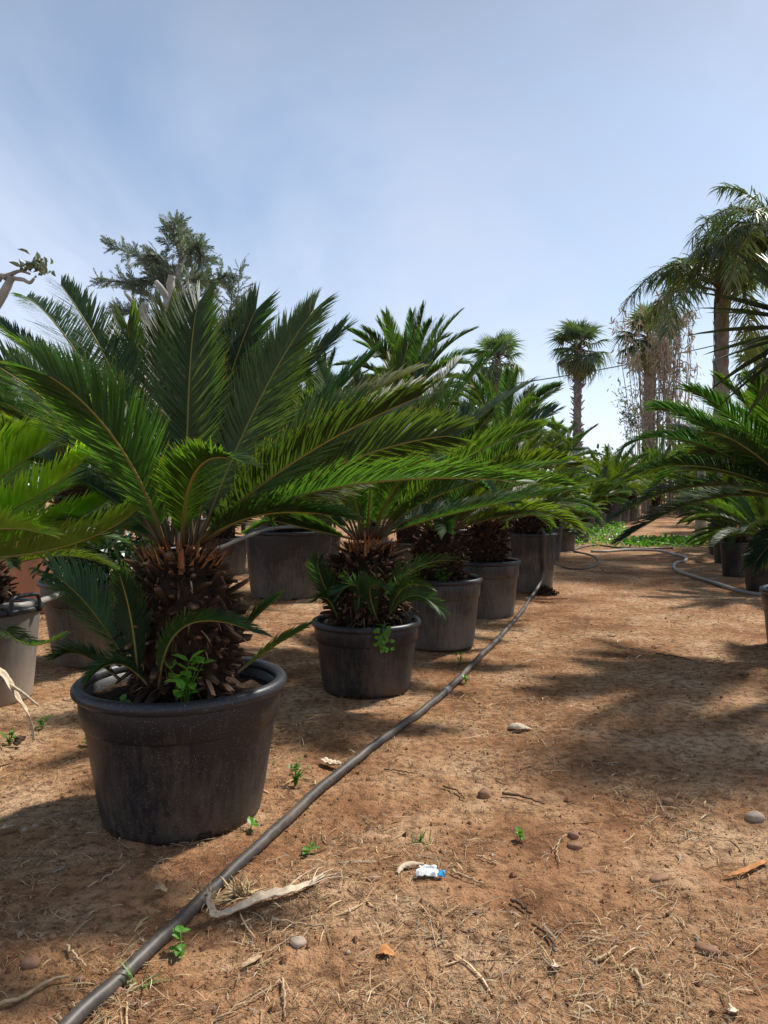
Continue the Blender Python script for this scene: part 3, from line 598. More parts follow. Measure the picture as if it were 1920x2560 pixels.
# ------------------------------------------------------------------ irrigation hoses
def ground_path(pts, r): return [(*(gp(px, py, r)[:2]), r) for px, py in pts]
gpth = [np.array([p[0], p[1], r_]) for p, r_ in ((gp(px, py, .02), .017) for px, py in [(60, 2680), (172, 2556), (330, 2415), (545, 2210), (690, 2070), (810, 1955), (930, 1865), (1060, 1772), (1150, 1690), (1215, 1622), (1262, 1578), (1300, 1535), (1322, 1500)])]
cpot = np.array([x5, y5, 0]); 
def on_pot(az, z, r): return np.array([x5+r*math.cos(az), y5+r*math.sin(az), z])
gpth += [on_pot(-1.42, .17, .30), on_pot(-1.36, .45, .305), on_pot(-1.36, .62, .325), on_pot(-1.40, .715, .275), on_pot(-1.5, .66, .20)]
P = spline(gpth, 150); P[:112, 2] += gh(P[:112, 0], P[:112, 1])*.6
hz = tag(tube(P, .0185, 12).obj('irrigation_hose', M['hose']), 'long black irrigation hose running along the path and up over a tall pot', 'hose')
for q in (66, 84): tube(P[q:q+2], .0215, 12).obj('coupling', M['hose_grey'], hz)
def zpx(zx, zy, ox, oy, s): return (ox+zx/s, oy+zy/s)
P = spline([np.array([*gp(*zpx(a, b, 1200, 1150, 3.318))[:2], .015]) for a, b in [(560, 790), (590, 830), (640, 872), (720, 905), (820, 916), (920, 900), (985, 862), (960, 815), (900, 790), (830, 775), (785, 765), (800, 745), (870, 725), (960, 713), (1060, 722), (1160, 734), (1350, 740), (1600, 736)]], 90)
tag(tube(P, .017, 8).obj('irrigation_hose', M['hose']), 'thin black hose looping across the path before the green weeds', 'hose')
P = spline([np.array([*gp(*zpx(a, b, 1280, 980, 2.592))[:2], .02]) for a, b in [(512, 1040), (620, 1040), (720, 1030), (850, 1030), (960, 1036), (1060, 1062), (1125, 1080), (1120, 1102), (1070, 1112), (1048, 1138), (1080, 1172), (1180, 1206), (1300, 1243), (1420, 1284), (1520, 1312), (1620, 1324), (1760, 1330), (1950, 1350)]], 110)
tag(tube(P, .024, 10).obj('irrigation_hose', M['hose_grey']), 'pale grey hose snaking across the path towards the right edge', 'hose')
P = spline([at(-80, 1535, 3.95), at(0, 1518, 4.0), at(60, 1514, 4.05), at(118, 1498, 4.5), at(240, 1452, 5.0), at(400, 1405, 6.0), at(545, 1370, 7.0), at(590, 1352, 7.3), at(645, 1331, 7.6), at(700, 1319, 7.75), at(790, 1318, 7.85), at(840, 1325, 7.9)], 70)
tag(tube(P, .021, 10).obj('irrigation_hose', M['hose_grey']), 'grey pipe carried on the pot rims from the left edge to the tub', 'hose')
fx, fy, fz = farpos[5]
P = spline([(fx-.25, fy-.28, .74), (fx-.12, fy-.34, .70), (fx+.1, fy-.36, .5), (fx+.2, fy-.36, .2), (fx+.1, fy-.5, .015)], 24)
tag(tube(P, .03, 7).obj('irrigation_hose', M['hose_grey']), 'pale hose looped down the rightmost far pot', 'hose')

# ------------------------------------------------------------------ ivy in the grey-brown pot
def leafcard(c, d, up, L, w, mb, u=0, fold=.15, k=0):
    d = nrm(d); s = nrm(np.cross(d, up)+1e-6); n_ = np.cross(s, d)
    p = [c, c+d*L*.35+s*w*.5+n_*L*fold, c+d*L*.7+s*w*.36+n_*L*fold*.8, c+d*L-n_*L*.08, c+d*L*.7-s*w*.36+n_*L*fold*.8, c+d*L*.35-s*w*.5+n_*L*fold, c+d*L*.45]
    mb.add(p, None, [(0, 1, 6), (1, 2, 6), (2, 3, 6), (3, 4, 6), (4, 5, 6), (5, 0, 6)], k, u)
def bush(root, center, rad, n, L, material, seed, name='leaves', lump=.25):
    r = np.random.default_rng(seed); mb = MB()
    for k in range(n):
        d = nrm(r.normal(0, 1, 3)); q = r.random()**.45; lp = 1+lump*math.sin(d[0]*5+seed)*math.cos(d[1]*4+d[2]*3)
        c = np.asarray(center)+d*np.asarray(rad)*q*lp; dd = nrm(d+r.normal(0, .8, 3)+np.array([0, 0, -.2]))
        leafcard(c, dd, r.normal(0, .5, 3)+np.array([0, 0, 1]), L*r.uniform(.6, 1.3), L*r.uniform(.5, .8), mb)
    o = mb.obj(name, material, root, smooth=False); tag(o, kind='stuff'); return o
iv = empty('ivy_plant', (xi, yi, zi), 'dark ivy bush in the grey-brown pot behind the foreground sago', 'ivy')
bush(iv, (.05, -.05, .20), (.38, .30, .24), 900, .07, M['ivy'], 3, 'foliage')
rs = np.random.default_rng(2); st = MB()
for k in range(14): a = rs.uniform(0, 6.28); tube(spline([(0, 0, -.05), (.1*math.cos(a), .1*math.sin(a), .12), (.25*math.cos(a), .25*math.sin(a), .2+rs.uniform(-.1, .15))], 6), .005, 4, st)
st.obj('stems', M['darkwood'], iv)

# ------------------------------------------------------------------ fan palms, queen palms, yucca
def fan_leaf(seed, L=1.0, pet=.8, n=26, droop=.35):
    r = np.random.default_rng(seed); mb = MB()
    pp = spline([(0, 0, 0), (pet*.5, 0, pet*.06), (pet, 0, 0)], 7); tube(pp, np.linspace(.028, .014, 7), 5, mb, 0)
    hub = np.array([pet, 0, 0]); A = np.radians(128); da = 2*A/n
    for k in range(n):
        a = -A+da*(k+.5); d = np.array([math.cos(a), math.sin(a), .12*abs(math.sin(a))]); s = np.array([-math.sin(a), math.cos(a), 0]); l = L*(.72+.28*math.cos(a*.6))*r.uniform(.9, 1.06)
        dr = droop*r.uniform(.5, 1.6); V = []
        for q, wf in ((.02, .02), (.30, .30), (.52, .50), (.72, .28), (.88, .14), (1.0, .01)):
            c = hub+d*l*q+np.array([0, 0, -dr*l*max(0, q-.35)**1.7*1.6]); w = l*wf*math.tan(da/2)*1.05; zf = .02*l*(1 if k % 2 else -1)*(q < .6)
            V += [c-s*w+np.array([0, 0, zf]), c+s*w-np.array([0, 0, zf])]
        mb.add(V, [(2*q, 2*q+1, 2*q+3, 2*q+2) for q in range(5)], None, 1, np.repeat([0, .3, .5, .7, .88, 1.0], 2))
    return mb
FANS = [fan_leaf(500+k, .62, .62, 24, .25+.3*k).mesh('frond', [M['rachis'], M['fan']]) for k in range(4)]
def rough_trunk(h, r0, r1, rnd, rings, root, lean=(0, 0), stubs=True, name='trunk'):
    zs = np.linspace(0, h, rings); mb = MB(); k = 14; a = np.arange(k)/k*2*math.pi; V = []
    for i_, z in enumerate(zs):
        t = z/h; rr = (r0+(r1-r0)*t)*(1+(.07 if i_ % 2 else -.04))
        V.append(np.stack([lean[0]*t*t+rr*np.cos(a)*(1+rnd.normal(0, .04, k)), lean[1]*t*t+rr*np.sin(a)*(1+rnd.normal(0, .04, k)), np.full(k, z)], -1))
    i_ = np.arange(rings-1)[:, None]*k; j_ = np.arange(k)[None]; j2 = (j_+1) % k
    mb.add(np.concatenate(V), np.stack([i_+j_, i_+j2, i_+k+j2, i_+k+j_], -1))
    if stubs:
        for q in range(int(h*38)):
            z = rnd.uniform(.3, h); az = q*2.4; t = z/h; rr = r0+(r1-r0)*t; L = rnd.uniform(.10, .20)
            Mx = Euler((0, -rnd.uniform(.5, 1.1), az)).to_matrix(); mb.merge(STUB[q % 6], np.array(Mx)*L, (lean[0]*t*t+rr*.9*math.cos(az), lean[1]*t*t+rr*.9*math.sin(az), z))
    return mb.obj(name, M['palm_bark'], root)
def fan_palm(px, py, d, R, rtr, seed, label, n=30, tint=(1, 1, 1, 1), lean=(0, 0)):
    c = at(px, py, d); rnd = random.Random(seed); nr = np.random.default_rng(seed)
    root = empty('fan_palm', (c[0]-lean[0], d-lean[1], 0), label, 'palm tree', 'fan palms in the background')
    rough_trunk(c[2], rtr*1.15, rtr, nr, 60, root, lean)
    for k in range(n):
        f = (k+.5)/n; el = 85-150*f**1.05; az = k*2.39996+rnd.uniform(-.3, .3)
        o = link('frond', FANS[min(3, int(f*4))], root, (lean[0], lean[1], c[2]-.05+rnd.uniform(-.06, .1)), (rnd.uniform(-.4, .4), -math.radians(el), az), R*rnd.uniform(.85, 1.1)); b = rnd.uniform(.8, 1.2)
        o.color = tuple(q*b for q in tint[:3])+(1,) if f < .85 else (1.9*b, 1.4*b, 1.1*b, 1)
fan_palm(1447, 872, 23, .93, .115, 1, 'lone fan palm with slim trunk standing clear against the sky', 30, lean=(.05, 0))
fan_palm(1625, 845, 37, 1.65, .28, 2, 'fan palm with brown trunk behind the dry bamboo', 32, (.9, .9, .8, 1))
fan_palm(1242, 905, 29, 1.15, .16, 3, 'pale fan palm rising behind the sagos, left of the cable', 28, (1.3, 1.35, 1.3, 1))
fan_palm(1910, 915, 22, 1.0, .16, 4, 'fan palm with reddish trunk half hidden by the spiky leaves', 24, (.9, .9, .8, 1))
def queen(px, py, d, rtr, label, fr, seed, zb=0.0, extra=10):
    c = at(px, py, d); nr = np.random.default_rng(seed); rnd = random.Random(seed)
    root = empty('queen_palm', (c[0], d, 0), label, 'palm tree', 'queen palms on the right'); rough_trunk(c[2], rtr*1.25, rtr, nr, 40, root, stubs=False)
    sh = MB()                                                  # old split leaf sheaths on the upper trunk
    for k in range(34):
        az = rnd.uniform(0, 6.283); z = c[2]-rnd.uniform(.05, 2.2); L = rnd.uniform(.25, .6); w = rnd.uniform(.03, .07); o_ = rtr*1.08
        e_ = np.array([math.cos(az), math.sin(az), 0]); s_ = np.array([-math.sin(az), math.cos(az), 0]); b_ = np.array([0, 0, z])
        sh.add([b_+e_*o_*.98-s_*w, b_+e_*o_*.98+s_*w, b_+e_*(o_+.015)-s_*w*.7+[0, 0, L*.6], b_+e_*(o_+.015)+s_*w*.7+[0, 0, L*.6], b_+e_*(o_+rnd.uniform(.03, .09))+[0, 0, L]], [(0, 1, 3, 2)], [(2, 3, 4)])
    sh.obj('leaf_sheaths', M['palm_bark'], root)
    cs = MB(); tube([(0, 0, c[2]-.1), (0, 0, c[2]+.35), (0, 0, c[2]+.8)], [rtr*1.15, rtr*.9, .03], 10, cs); cs.obj('crown_shaft', M['rachis'], root)
    for k, (m, md, t, td, col) in enumerate(fr):
        tp, mp = at(*t, d+td), at(*m, d+md); P0 = c+np.array([0, 0, .15]); cc = 2*mp-.5*(P0+tp); s = np.linspace(0, 1, 26)[:, None]
        P = (1-s)**2*P0+2*s*(1-s)*cc+s*s*tp; h = tp-P0; h[2] = 0
        o = frond(P-np.array(root.location), np.cross(nrm(h), [0, 0, 1]), .42, 95, 10, .16, .011, .15, seed+k, .03, 15, 50, 22, .03, 0, False).obj('frond', [M['rachis'], M['pinnate']], root); o.color = col
    for k in range(extra):
        az = k*2.4+rnd.uniform(-.2, .2); o = link('frond', QL[k % 3], root, (0, 0, c[2]+.1), (0, -math.radians(rnd.uniform(-10, 25)), az), rnd.uniform(1.7, 2.1)); b = rnd.uniform(.8, 1.2); o.color = (b, b, b, 1)
QL = [frond(arch(e0, dr), (0, -1, 0), .24, 80, 5, .16, .0065, .15, 700+e0, .016, 15, 50, 22, .03, 0, False).mesh('frond', [M['rachis'], M['pinnate']]) for e0, dr in ((60, 110), (40, 95), (20, 80))]
GR, OR = (1, 1, 1, 1), (2.6, 1.7, .55, 1)
queen(1806, 745, 14.5, .125, 'queen palm with smooth grey trunk and fronds hanging left over the bamboo',
      [((1690, 660), -.2, (1562, 760), -.4, GR), ((1720, 665), .2, (1640, 830), .3, (1.6, 1.25, .7, 1)), ((1790, 590), .3, (1760, 545), .8, GR), ((1800, 600), -.5, (1740, 640), -1.2, GR), ((1760, 640), .8, (1690, 720), 1.6, OR), ((1870, 640), .2, (1990, 760), .3, GR), ((1850, 690), -.6, (1880, 900), -1.0, (1.8, 1.3, .6, 1)), ((1740, 700), -.6, (1665, 830), -1.0, GR)], 31, extra=9)
queen(1990, 640, 12.5, .14, 'taller queen palm whose fronds fan in at the upper right edge',
      [((1850, 520), -.3, (1730, 600), -.5, GR), ((1890, 500), .3, (1800, 470), .8, GR), ((1900, 560), -.5, (1830, 700), -.9, (1.3, 1.1, .7, 1)), ((1920, 600), .5, (1850, 720), 1.0, GR), ((1900, 530), .6, (1790, 560), 1.2, GR)], 53, extra=10)
# yucca
def sword(seed):
    r = np.random.default_rng(seed); V = []
    for q, w in ((0, .5), (.12, .62), (.35, 1.0), (.6, .85), (.85, .4), (1, .02)):
        c = np.array([q, 0, -.10*q*q*(1+.5*(seed % 3))]); ww = .052*w; V += [c+[0, -ww, .35*ww], c+[0, 0, -.25*ww], c+[0, ww, .35*ww]]
    Q = [(3*i_+j_, 3*i_+j_+1, 3*i_+j_+4, 3*i_+j_+3) for i_ in range(5) for j_ in range(2)]
    return MB().add(V, Q, None, 0, np.repeat([0, .2, .4, .6, .8, 1.0], 3)).mesh('leaf', M['yucca'])
SW = [sword(k) for k in range(3)]
yc = at(2020, 830, 4.3); yroot = empty('yucca_tree', (yc[0]+.12, 4.3, 0), 'spiky yucca with stiff dark sword leaves poking in at the right edge', 'yucca')
tube(spline([(0, 0, 0), (.06, .02, .7), (-.05, 0, 1.4), (-.12, 0, yc[2]-.1), (-.12, 0, yc[2]+.25)], 16), np.linspace(.10, .05, 16), 10).obj('trunk', M['bark'], yroot)
rn = random.Random(8)
for hd, (hx, hy, hz, n) in enumerate([(-.12, 0, yc[2]+.02, 70), (.42, .32, yc[2]+.55, 55), (.30, -.25, yc[2]-.15, 40)]):
    if hd: tube(spline([(-.05, 0, 1.3), (hx*.6, hy*.6, hz-.45), (hx, hy, hz)], 10), np.linspace(.055, .045, 10), 8).obj('branch', M['bark'], yroot)
    for k in range(n):
        f = (k+.5)/n; el = 85-128*f+rn.uniform(-8, 8); az = k*2.39996+rn.uniform(-.2, .2)
        o = link('leaf', SW[k % 3], yroot, (hx, hy, hz+.12-.2*f), (rn.uniform(-.2, .2), -math.radians(el), az), (.66*rn.uniform(.8, 1.08), .62, .62)); b = rn.uniform(.7, 1.2); o.color = (b, b, b, 1)

# ------------------------------------------------------------------ conifer, pruned trees, dry bamboo
def conifer():
    d = 11.0; r = np.random.default_rng(77); base = at(455, 1300, d); root = empty('conifer_tree', (base[0], d, 0), 'feathery grey-green conifer behind the pruned tree, top left', 'conifer'); o = np.array(root.location)
    tk = spline([(0, 0, 0), (-.03, 0, 1.5), at(450, 850, d)-o, at(446, 700, d)-o, at(455, 630, d)-o, at(437, 555, d)-o], 20); tube(tk, np.linspace(.11, .008, 20), 8).obj('trunk', M['bark'], root)
    br = [((440, 760), (370, 660), (275, 610), .5), ((440, 800), (340, 715), (250, 703), .45), ((440, 830), (350, 790), (290, 770), .4), ((450, 830), (370, 850), (310, 880), .4), ((450, 740), (500, 660), (495, 605), .4), ((446, 720), (470, 640), (478, 590), .35),
          ((446, 700), (400, 640), (390, 640), .3), ((450, 640), (435, 590), (437, 548), .22), ((450, 660), (458, 600), (452, 560), .22), ((460, 830), (560, 820), (585, 700), .4), ((480, 900), (575, 850), (602, 660), .4), ((470, 880), (570, 880), (590, 800), .45), ((460, 860), (560, 900), (560, 930), .45), ((450, 700), (530, 700), (560, 690), .35),
          ((450, 790), (500, 740), (525, 730), .4), ((450, 760), (420, 700), (370, 700), .4), ((450, 830), (480, 790), (520, 800), .45), ((450, 860), (400, 830), (350, 840), .4), ((440, 740), (380, 700), (330, 720), .4), ((450, 720), (480, 690), (500, 700), .4), ((455, 650), (478, 620), (520, 650), .3), ((450, 690), (420, 670), (380, 670), .3)]
    bm, cm = MB(), MB(); proto = [frond(arch(0, 20, 6), (0, -1, 0), .26, 13, 12, .08, .022, .1, 800+k, .012, 40, 60, 14, .05, 0, True) for k in range(3)]
    for k, (a, m, t, dens) in enumerate(br):
        jz = r.uniform(-.7, .7); A, Mm, T = at(*a, d)-o, at(*m, d+jz*.6)-o, at(*t, d+jz)-o
        P = spline([A, Mm, T], 20); tube(P, np.linspace(.022, .004, 20), 4, bm); Lb = np.linalg.norm(np.diff(P, axis=0), axis=1).sum()
        for q in range(int(46*Lb+18)):
            s = r.random()**.75; i_ = min(18, int(s*19)); p = P[i_]+(P[i_+1]-P[i_])*(s*19-i_); tg = nrm(P[i_+1]-P[i_])
            dv = nrm(tg*1.0+r.normal(0, .75, 3)*np.array([1, 1, .7])+np.array([0, 0, -.10])); sv = nrm(np.cross(dv, r.normal(0, 1, 3))); nv = np.cross(sv, dv)
            L = r.uniform(.18, .36)*(1.15-.5*s); Mx = np.stack([dv, -sv, nv], 1)*L
            cm.merge(proto[q % 3], Mx, p)
    bm.obj('branches', M['bark'], root); tag(cm.obj('crown', [M['bark'], M['conifer']], root), kind='stuff')
conifer()
def pruned(d, limbs, leaves, label, trunk_to, loc_px, seed):
    b = at(loc_px, 1300, d); root = empty('pruned_tree', (b[0], d, 0), label, 'tree', 'hard-pruned trees'); o = np.array(root.location); r = np.random.default_rng(seed)
    tube(spline([(0, 0, 0), (.05, .02, .6), (at(*trunk_to[0], d)-o)*[1, 1, .55], *(at(*q, d)-o for q in trunk_to)], 18), np.linspace(.13, trunk_to_r[seed], 18), 10).obj('trunk', M['bark'], root)
    for pts, r0, r1 in limbs:
        P = spline([at(px, py, d+dz)-o for px, py, dz in pts], 14); rad = np.linspace(r0, r1, 14)*(1+r.normal(0, .05, 14)); bo = tube(P, rad, 9).obj('branch', M['bark'], root)
        if r1 > .014:
            t_ = nrm(P[-1]-P[-2]); tube([P[-1]-t_*.002, P[-1]+t_*.006], r1*.9, 9).obj('cut_end', M['pale_cut'], bo)
    for (px, py), n, sp in leaves:
        mb = MB(); c = at(px, py, d)-o
        for k in range(n):
            q = nrm(r.normal(0, 1, 3)); leafcard(c+r.normal(0, sp, 3), q+[0, 0, .5], r.normal(0, 1, 3), .075*r.uniform(.7, 1.3), .035, mb)
        tag(mb.obj('leaves', M['olive'], root, smooth=False), kind='stuff')
trunk_to_r = {5: .07, 6: .06}
Zc = lambda zx, zy: (240+zx/4.1475, 540+zy/4.1475)
def L3(*pts): return [(*Zc(a, b), dz) for a, b, dz in pts]
pruned(9.0, [(L3((740, 960, 0), (800, 850, -.02), (770, 720, -.03), (785, 620, -.05)), .062, .043), (L3((735, 950, 0), (735, 860, .03), (690, 770, .05), (625, 685, .08)), .055, .032), (L3((640, 1200, 0), (560, 1120, -.05), (490, 1040, -.05), (510, 905, -.06)), .075, .042), (L3((480, 1060, -.05), (420, 980, 0), (375, 890, .02), (310, 805, .05)), .04, .022), (L3((740, 960, 0), (850, 860, .05), (940, 775, .08)), .055, .036)], [],
       'hard-pruned bare tree with sawn-off limbs in front of the conifer', [(395, 850), (418, 775)], 392, 5)
Zb = lambda zx, zy: (zx/2.592, 520+zy/2.592)
pruned(5.6, [([(*Zb(a, b), 0) for a, b in ((-120, 760), (-20, 620), (40, 520), (75, 450))], .040, .028), ([(*Zb(a, b), .02) for a, b in ((70, 470), (15, 440), (-10, 470))], .025, .02), ([(*Zb(a, b), 0) for a, b in ((20, 450), (70, 430), (130, 408), (195, 428))], .022, .008), ([(*Zb(a, b), 0) for a, b in ((80, 455), (150, 465), (192, 484), (222, 455))], .017, .011)],
       [(Zb(215, 385), 26, .035), (Zb(280, 385), 22, .035), (Zb(200, 425), 4, .02)], 'pale bare branch with a tuft of leaves entering at the upper left edge', [(-140, 880), (-46, 813)], -150, 6)
# dry bamboo
r = np.random.default_rng(12); bd = 34.0; bb = at(1665, 1200, bd)
bam = empty('bamboo_clump', (bb[0], bd, 0), 'clump of dry tan bamboo canes in front of the fan palm', 'bamboo'); o = np.array(bam.location); fo = MB()
for k in range(48):
    px0 = r.normal(1660, 34); top = (px0+r.normal(0, 22), r.uniform(770, 940)); dz = r.uniform(-.9, .9); P = spline([(at(px0, 1200, bd)[0]-o[0], dz, 0), at((px0+top[0])/2, (1200+top[1])/2, bd+dz)-o, at(*top, bd+dz)-o, at(top[0]+r.normal(0, 14), top[1]-r.uniform(-10, 50), bd+dz)-o], 20)
    c_ = tube(P, np.linspace(.026, .005, 20), 5).obj('cane', M['tan'], bam); b = r.uniform(.6, 1.2); c_.color = (b, b, b, 1)
    for q in range(34):
        i_ = int(r.integers(5, 19)); p = P[i_]+r.normal(0, .12, 3); leafcard(p, r.normal(0, .6, 3)+[0, 0, -.9], r.normal(0, 1, 3), r.uniform(.2, .5), .022, fo)
tag(fo.obj('dry_leaves', M['tan'], bam, smooth=False), kind='stuff')
bam2 = empty('bamboo_clump', (*gxy(1575, 30), 0), 'sparse leafy bamboo twigs at the left of the dry canes', 'bamboo'); o2 = np.array(bam2.location); fo = MB()
for k in range(12):
    px0 = r.normal(1590, 12); P = spline([(at(px0, 1200, 30)[0]-o2[0], 0, 0), at(px0-8, 1080, 30)-o2, at(px0-r.uniform(5, 40), r.uniform(950, 1040), 30)-o2], 14); tube(P, np.linspace(.012, .003, 14), 4).obj('cane', M['tan'], bam2)
    for q in range(36): p = P[int(r.integers(6, 14))]+r.normal(0, .16, 3); leafcard(p, r.normal(0, 1, 3), r.normal(0, 1, 3), r.uniform(.10, .22), .035, fo)
fl = fo.obj('leaves', M['wispy'], bam2, smooth=False); tag(fl, kind='stuff')
# wispy grass-like plant
wp = empty('grass_tree', (*gxy(1750, 17), 0), 'wispy grey-green plant with long thin leaves between bamboo and queen palm', 'grass tree'); o = np.array(wp.location); mb = MB()
tube([(0, 0, 0), (.02, 0, 1.2), (0, 0, 2.3)], [.13, .09, .08], 9).obj('trunk', M['bark'], wp)
for k in range(420):
    a = r.uniform(0, 6.283); el = r.uniform(.1, 1.45); L = r.uniform(.7, 1.4); d = np.array([math.cos(a)*math.cos(el), math.sin(a)*math.cos(el), math.sin(el)]); p0 = np.array([0, 0, 2.25+r.uniform(-.5, .2)]); w = nrm(np.cross(d, [0, 0, 1.]))*.008
    ps = [p0+d*L*q+np.array([0, 0, -.5*L*q**2.4*math.cos(el)]) for q in (0, .4, .75, 1)]; mb.add([ps[0]-w, ps[0]+w, ps[1]-w, ps[1]+w, ps[2]-w*.7, ps[2]+w*.7, ps[3]], [(0, 1, 3, 2), (2, 3, 5, 4)], [(4, 5, 6)])
tag(mb.obj('foliage', M['wispy'], wp), kind='stuff')
# far greenery that closes the beds
def shrub(px, d, h, w, seed, label, tint):
    b = gxy(px, d); root = empty('shrub', (*b, 0), label, 'shrub', 'shrubs at the far end of the beds'); q = MB(); rr = np.random.default_rng(seed)
    for k in range(7): a = rr.uniform(0, 6.28); tube(spline([(0, 0, 0), (w*.2*math.cos(a), w*.2*math.sin(a), h*.35), (w*.5*math.cos(a), w*.5*math.sin(a), h*.8)], 6), np.linspace(.05, .012, 6), 5, q)
    q.obj('stems', M['bark'], root); c = bush(root, (0, 0, h*.55), (w, w*.8, h*.5), 1300, .22, M['ivy'], seed, 'foliage'); c.color = tint
for k, (px, d, h, w, lab) in enumerate([(1500, 38, 3.0, 2.6, 'round far shrub behind the broad yellowish sago'), (1660, 42, 3.0, 3.0, 'far shrub at the end of the path'), (1800, 36, 3.4, 3.0, 'far shrub behind the right-hand sagos'), (1360, 34, 3.0, 2.4, 'far shrub behind the lone fan palm'), (1200, 32, 3.0, 2.6, 'far shrub under the pale fan palm'), (1040, 30, 3.0, 2.6, 'far shrub behind the tallest sago'), (860, 28, 3.2, 2.6, 'far shrub behind the second sago'),
        (690, 26, 3.4, 2.4, 'far shrub left of the tallest sago'), (520, 24, 2.9, 2.4, 'far shrub below the conifer'), (320, 24, 2.8, 2.4, 'far shrub at the left behind the pruned tree'), (100, 24, 2.8, 2.6, 'far shrub near the left edge'), (-100, 22, 2.8, 2.6, 'leftmost of the far green shrubs'), (1930, 26, 4.2, 2.8, 'tall dark far shrub behind the yucca'), (2080, 24, 4.0, 2.8, 'rightmost of the far green shrubs')]):
    shrub(px, d, h, w, 400+k, lab, (2.2, 1.9, 1.6, 1) if k % 2 else (1.6, 1.6, 1.4, 1))
# overhead cable
P = spline([at(700, 1035, 40), at(1100, 985, 40), at(1300, 957, 40), at(1450, 933, 40), at(1620, 900, 40), at(1900, 835, 40), at(2400, 690, 40)], 60)
tag(tube(P, .030, 5).obj('overhead_cable', M['cable']), 'thin overhead cable crossing the sky behind the lone fan palm', 'cable')

# ------------------------------------------------------------------ weeds
def weed(p, h, n, seed, label, L=.04, spread=.05, m='weed', group=None, name='weed', cat='weed', col=(1, 1, 1, 1)):
    r = np.random.default_rng(seed); root = empty(name, p, label, cat, group); lv, stm = MB(), MB()
    for k in range(max(1, n//5)):
        a = r.uniform(0, 6.28); tip = np.array([spread*math.cos(a)*r.uniform(.2, 1), spread*math.sin(a)*r.uniform(.2, 1), h*r.uniform(.6, 1.05)]); P = spline([(0, 0, -.01), tip*[.35, .35, .55], tip], 7); tube(P, np.linspace(.0025, .001, 7), 4, stm)
        for q in range(5):
            pp = P[int(r.integers(2, 7))]; dd = nrm(r.normal(0, 1, 3)*[1, 1, .4]+[0, 0, .25]); leafcard(pp, dd, [0, 0, 1], L*r.uniform(.6, 1.2), L*r.uniform(.55, .75), lv, fold=.08)
    stm.obj('stem', M['weed'], root).color = (1.2, 1, .6, 1); o = lv.obj('leaves', M[m], root, smooth=False); o.color = col
def gpt(px, py): p = gp(px, py); return (p[0], p[1], float(gh(p[0], p[1])))
weed((x1+.08, y1-.255, z1), .20, 30, 1, 'leafy green weed growing inside the largest pot against the trunk', .055, .09)
weed((x1-.13, y1-.27, z1), .07, 8, 2, 'tiny weed at the left inside the largest pot', .04, .03)
weed((x2+.10, y2-.28, z2+.02), .05, 15, 3, 'clover-like sprig inside the front rim of the second pot', .03, .03)
rt_ = empty('weed', (x2+.095, y2-.325, .40), 'bright sprig of clover hanging down the front of the second pot', 'weed'); lv = MB(); rr_ = np.random.default_rng(4)
for k in range(34): leafcard(np.array([rr_.normal(0, .022), -.012-rr_.random()*.02, -rr_.random()*.13+.02]), rr_.normal(0, 1, 3)*[1, .3, .6]+[0, -.4, 0], [0, -1, .5], .03, .024, lv, fold=.05)
lv.obj('leaves', M['weed'], rt_, smooth=False); tube(spline([(0, .03, .01), (0, -.01, .02), (.005, -.02, -.05), (0, -.02, -.11)], 8), .0018, 4).obj('stem', M['weed'], rt_)
weed((x3+.02, y3-.2, z3), .16, 45, 5, 'bushy weed inside the dusty third pot', .04, .10)
weed((x5+.12, y5-.18, z5), .20, 60, 6, 'bright green weed inside the tall pot by the hose', .05, .12)
weed((xt+.30, yt-.30, zt), .16, 20, 7, 'small weed at the right rim of the large tub', .05, .06)
for k, (px, py, h, n, sp, lab) in enumerate([(738, 1958, .09, 34, .045, 'small bushy weed on the soil right of the largest pot'), (627, 2074, .03, 6, .02, 'tiny seedling at the foot of the largest pot'), (216, 1862, .05, 14, .04, 'pale rosette weed left of the largest pot'), (24, 1862, .06, 34, .06, 'low green weed at the left edge'), (104, 1815, .06, 10, .03, 'spindly weed beside the dry stalk at the left'),
        (452, 2392, .05, 10, .025, 'two-leaved seedling right of the hose at the bottom'), (772, 2128, .02, 6, .02, 'flat seedling between hose and wrapper'), (1302, 2090, .03, 6, .02, 'small seedling in the straw right of the wrapper'), (1165, 1705, .04, 14, .03, 'small weed beside the hose near the third pot'), (1150, 1655, .09, 24, .05, 'weed at the foot of the third pot'), (705, 1700, .07, 12, .03, 'weed behind the largest pot, right of its rim'), (1200, 1540, .08, 24, .06, 'weed between the third and fourth pots')]):
    weed(gpt(px, py), h, n, 30+k, lab, .034 if n < 20 else .026, sp)
def tuft(p, n, L, seed, label, m, spread=.35, w=.0022, name='grass_tuft', cat='grass'):
    r = np.random.default_rng(seed); mb = MB()
    for k in range(n):
        a = r.uniform(0, 6.28); el = r.uniform(.15, 1.4); l = L*r.uniform(.5, 1.1); d = np.array([math.cos(a)*math.cos(el), math.sin(a)*math.cos(el), math.sin(el)]); p0 = r.normal(0, spread*L*.4, 3)*[1, 1, 0]; s = nrm(np.cross(d, [0, 0, 1.]))*w
        ps = [p0+d*l*q+np.array([0, 0, -.55*l*q*q*math.cos(el)]) for q in (0, .35, .7, 1)]
        for q in ps: q[2] = max(q[2], .003)
        c = np.array((.5, .37, .2))*r.uniform(.6, 1.3); mb.add([ps[0]-s, ps[0]+s, ps[1]-s, ps[1]+s, ps[2]-s*.7, ps[2]+s*.7, ps[3]], [(0, 1, 3, 2), (2, 3, 5, 4)], [(4, 5, 6)], 0, None, c)
    tag(mb.obj(name, M[m], None, loc=Vector(p)), label, cat)
tuft(gpt(1057, 2100), 14, .07, 1, 'small green grass tuft above the wrapper on the path', 'grassgreen')
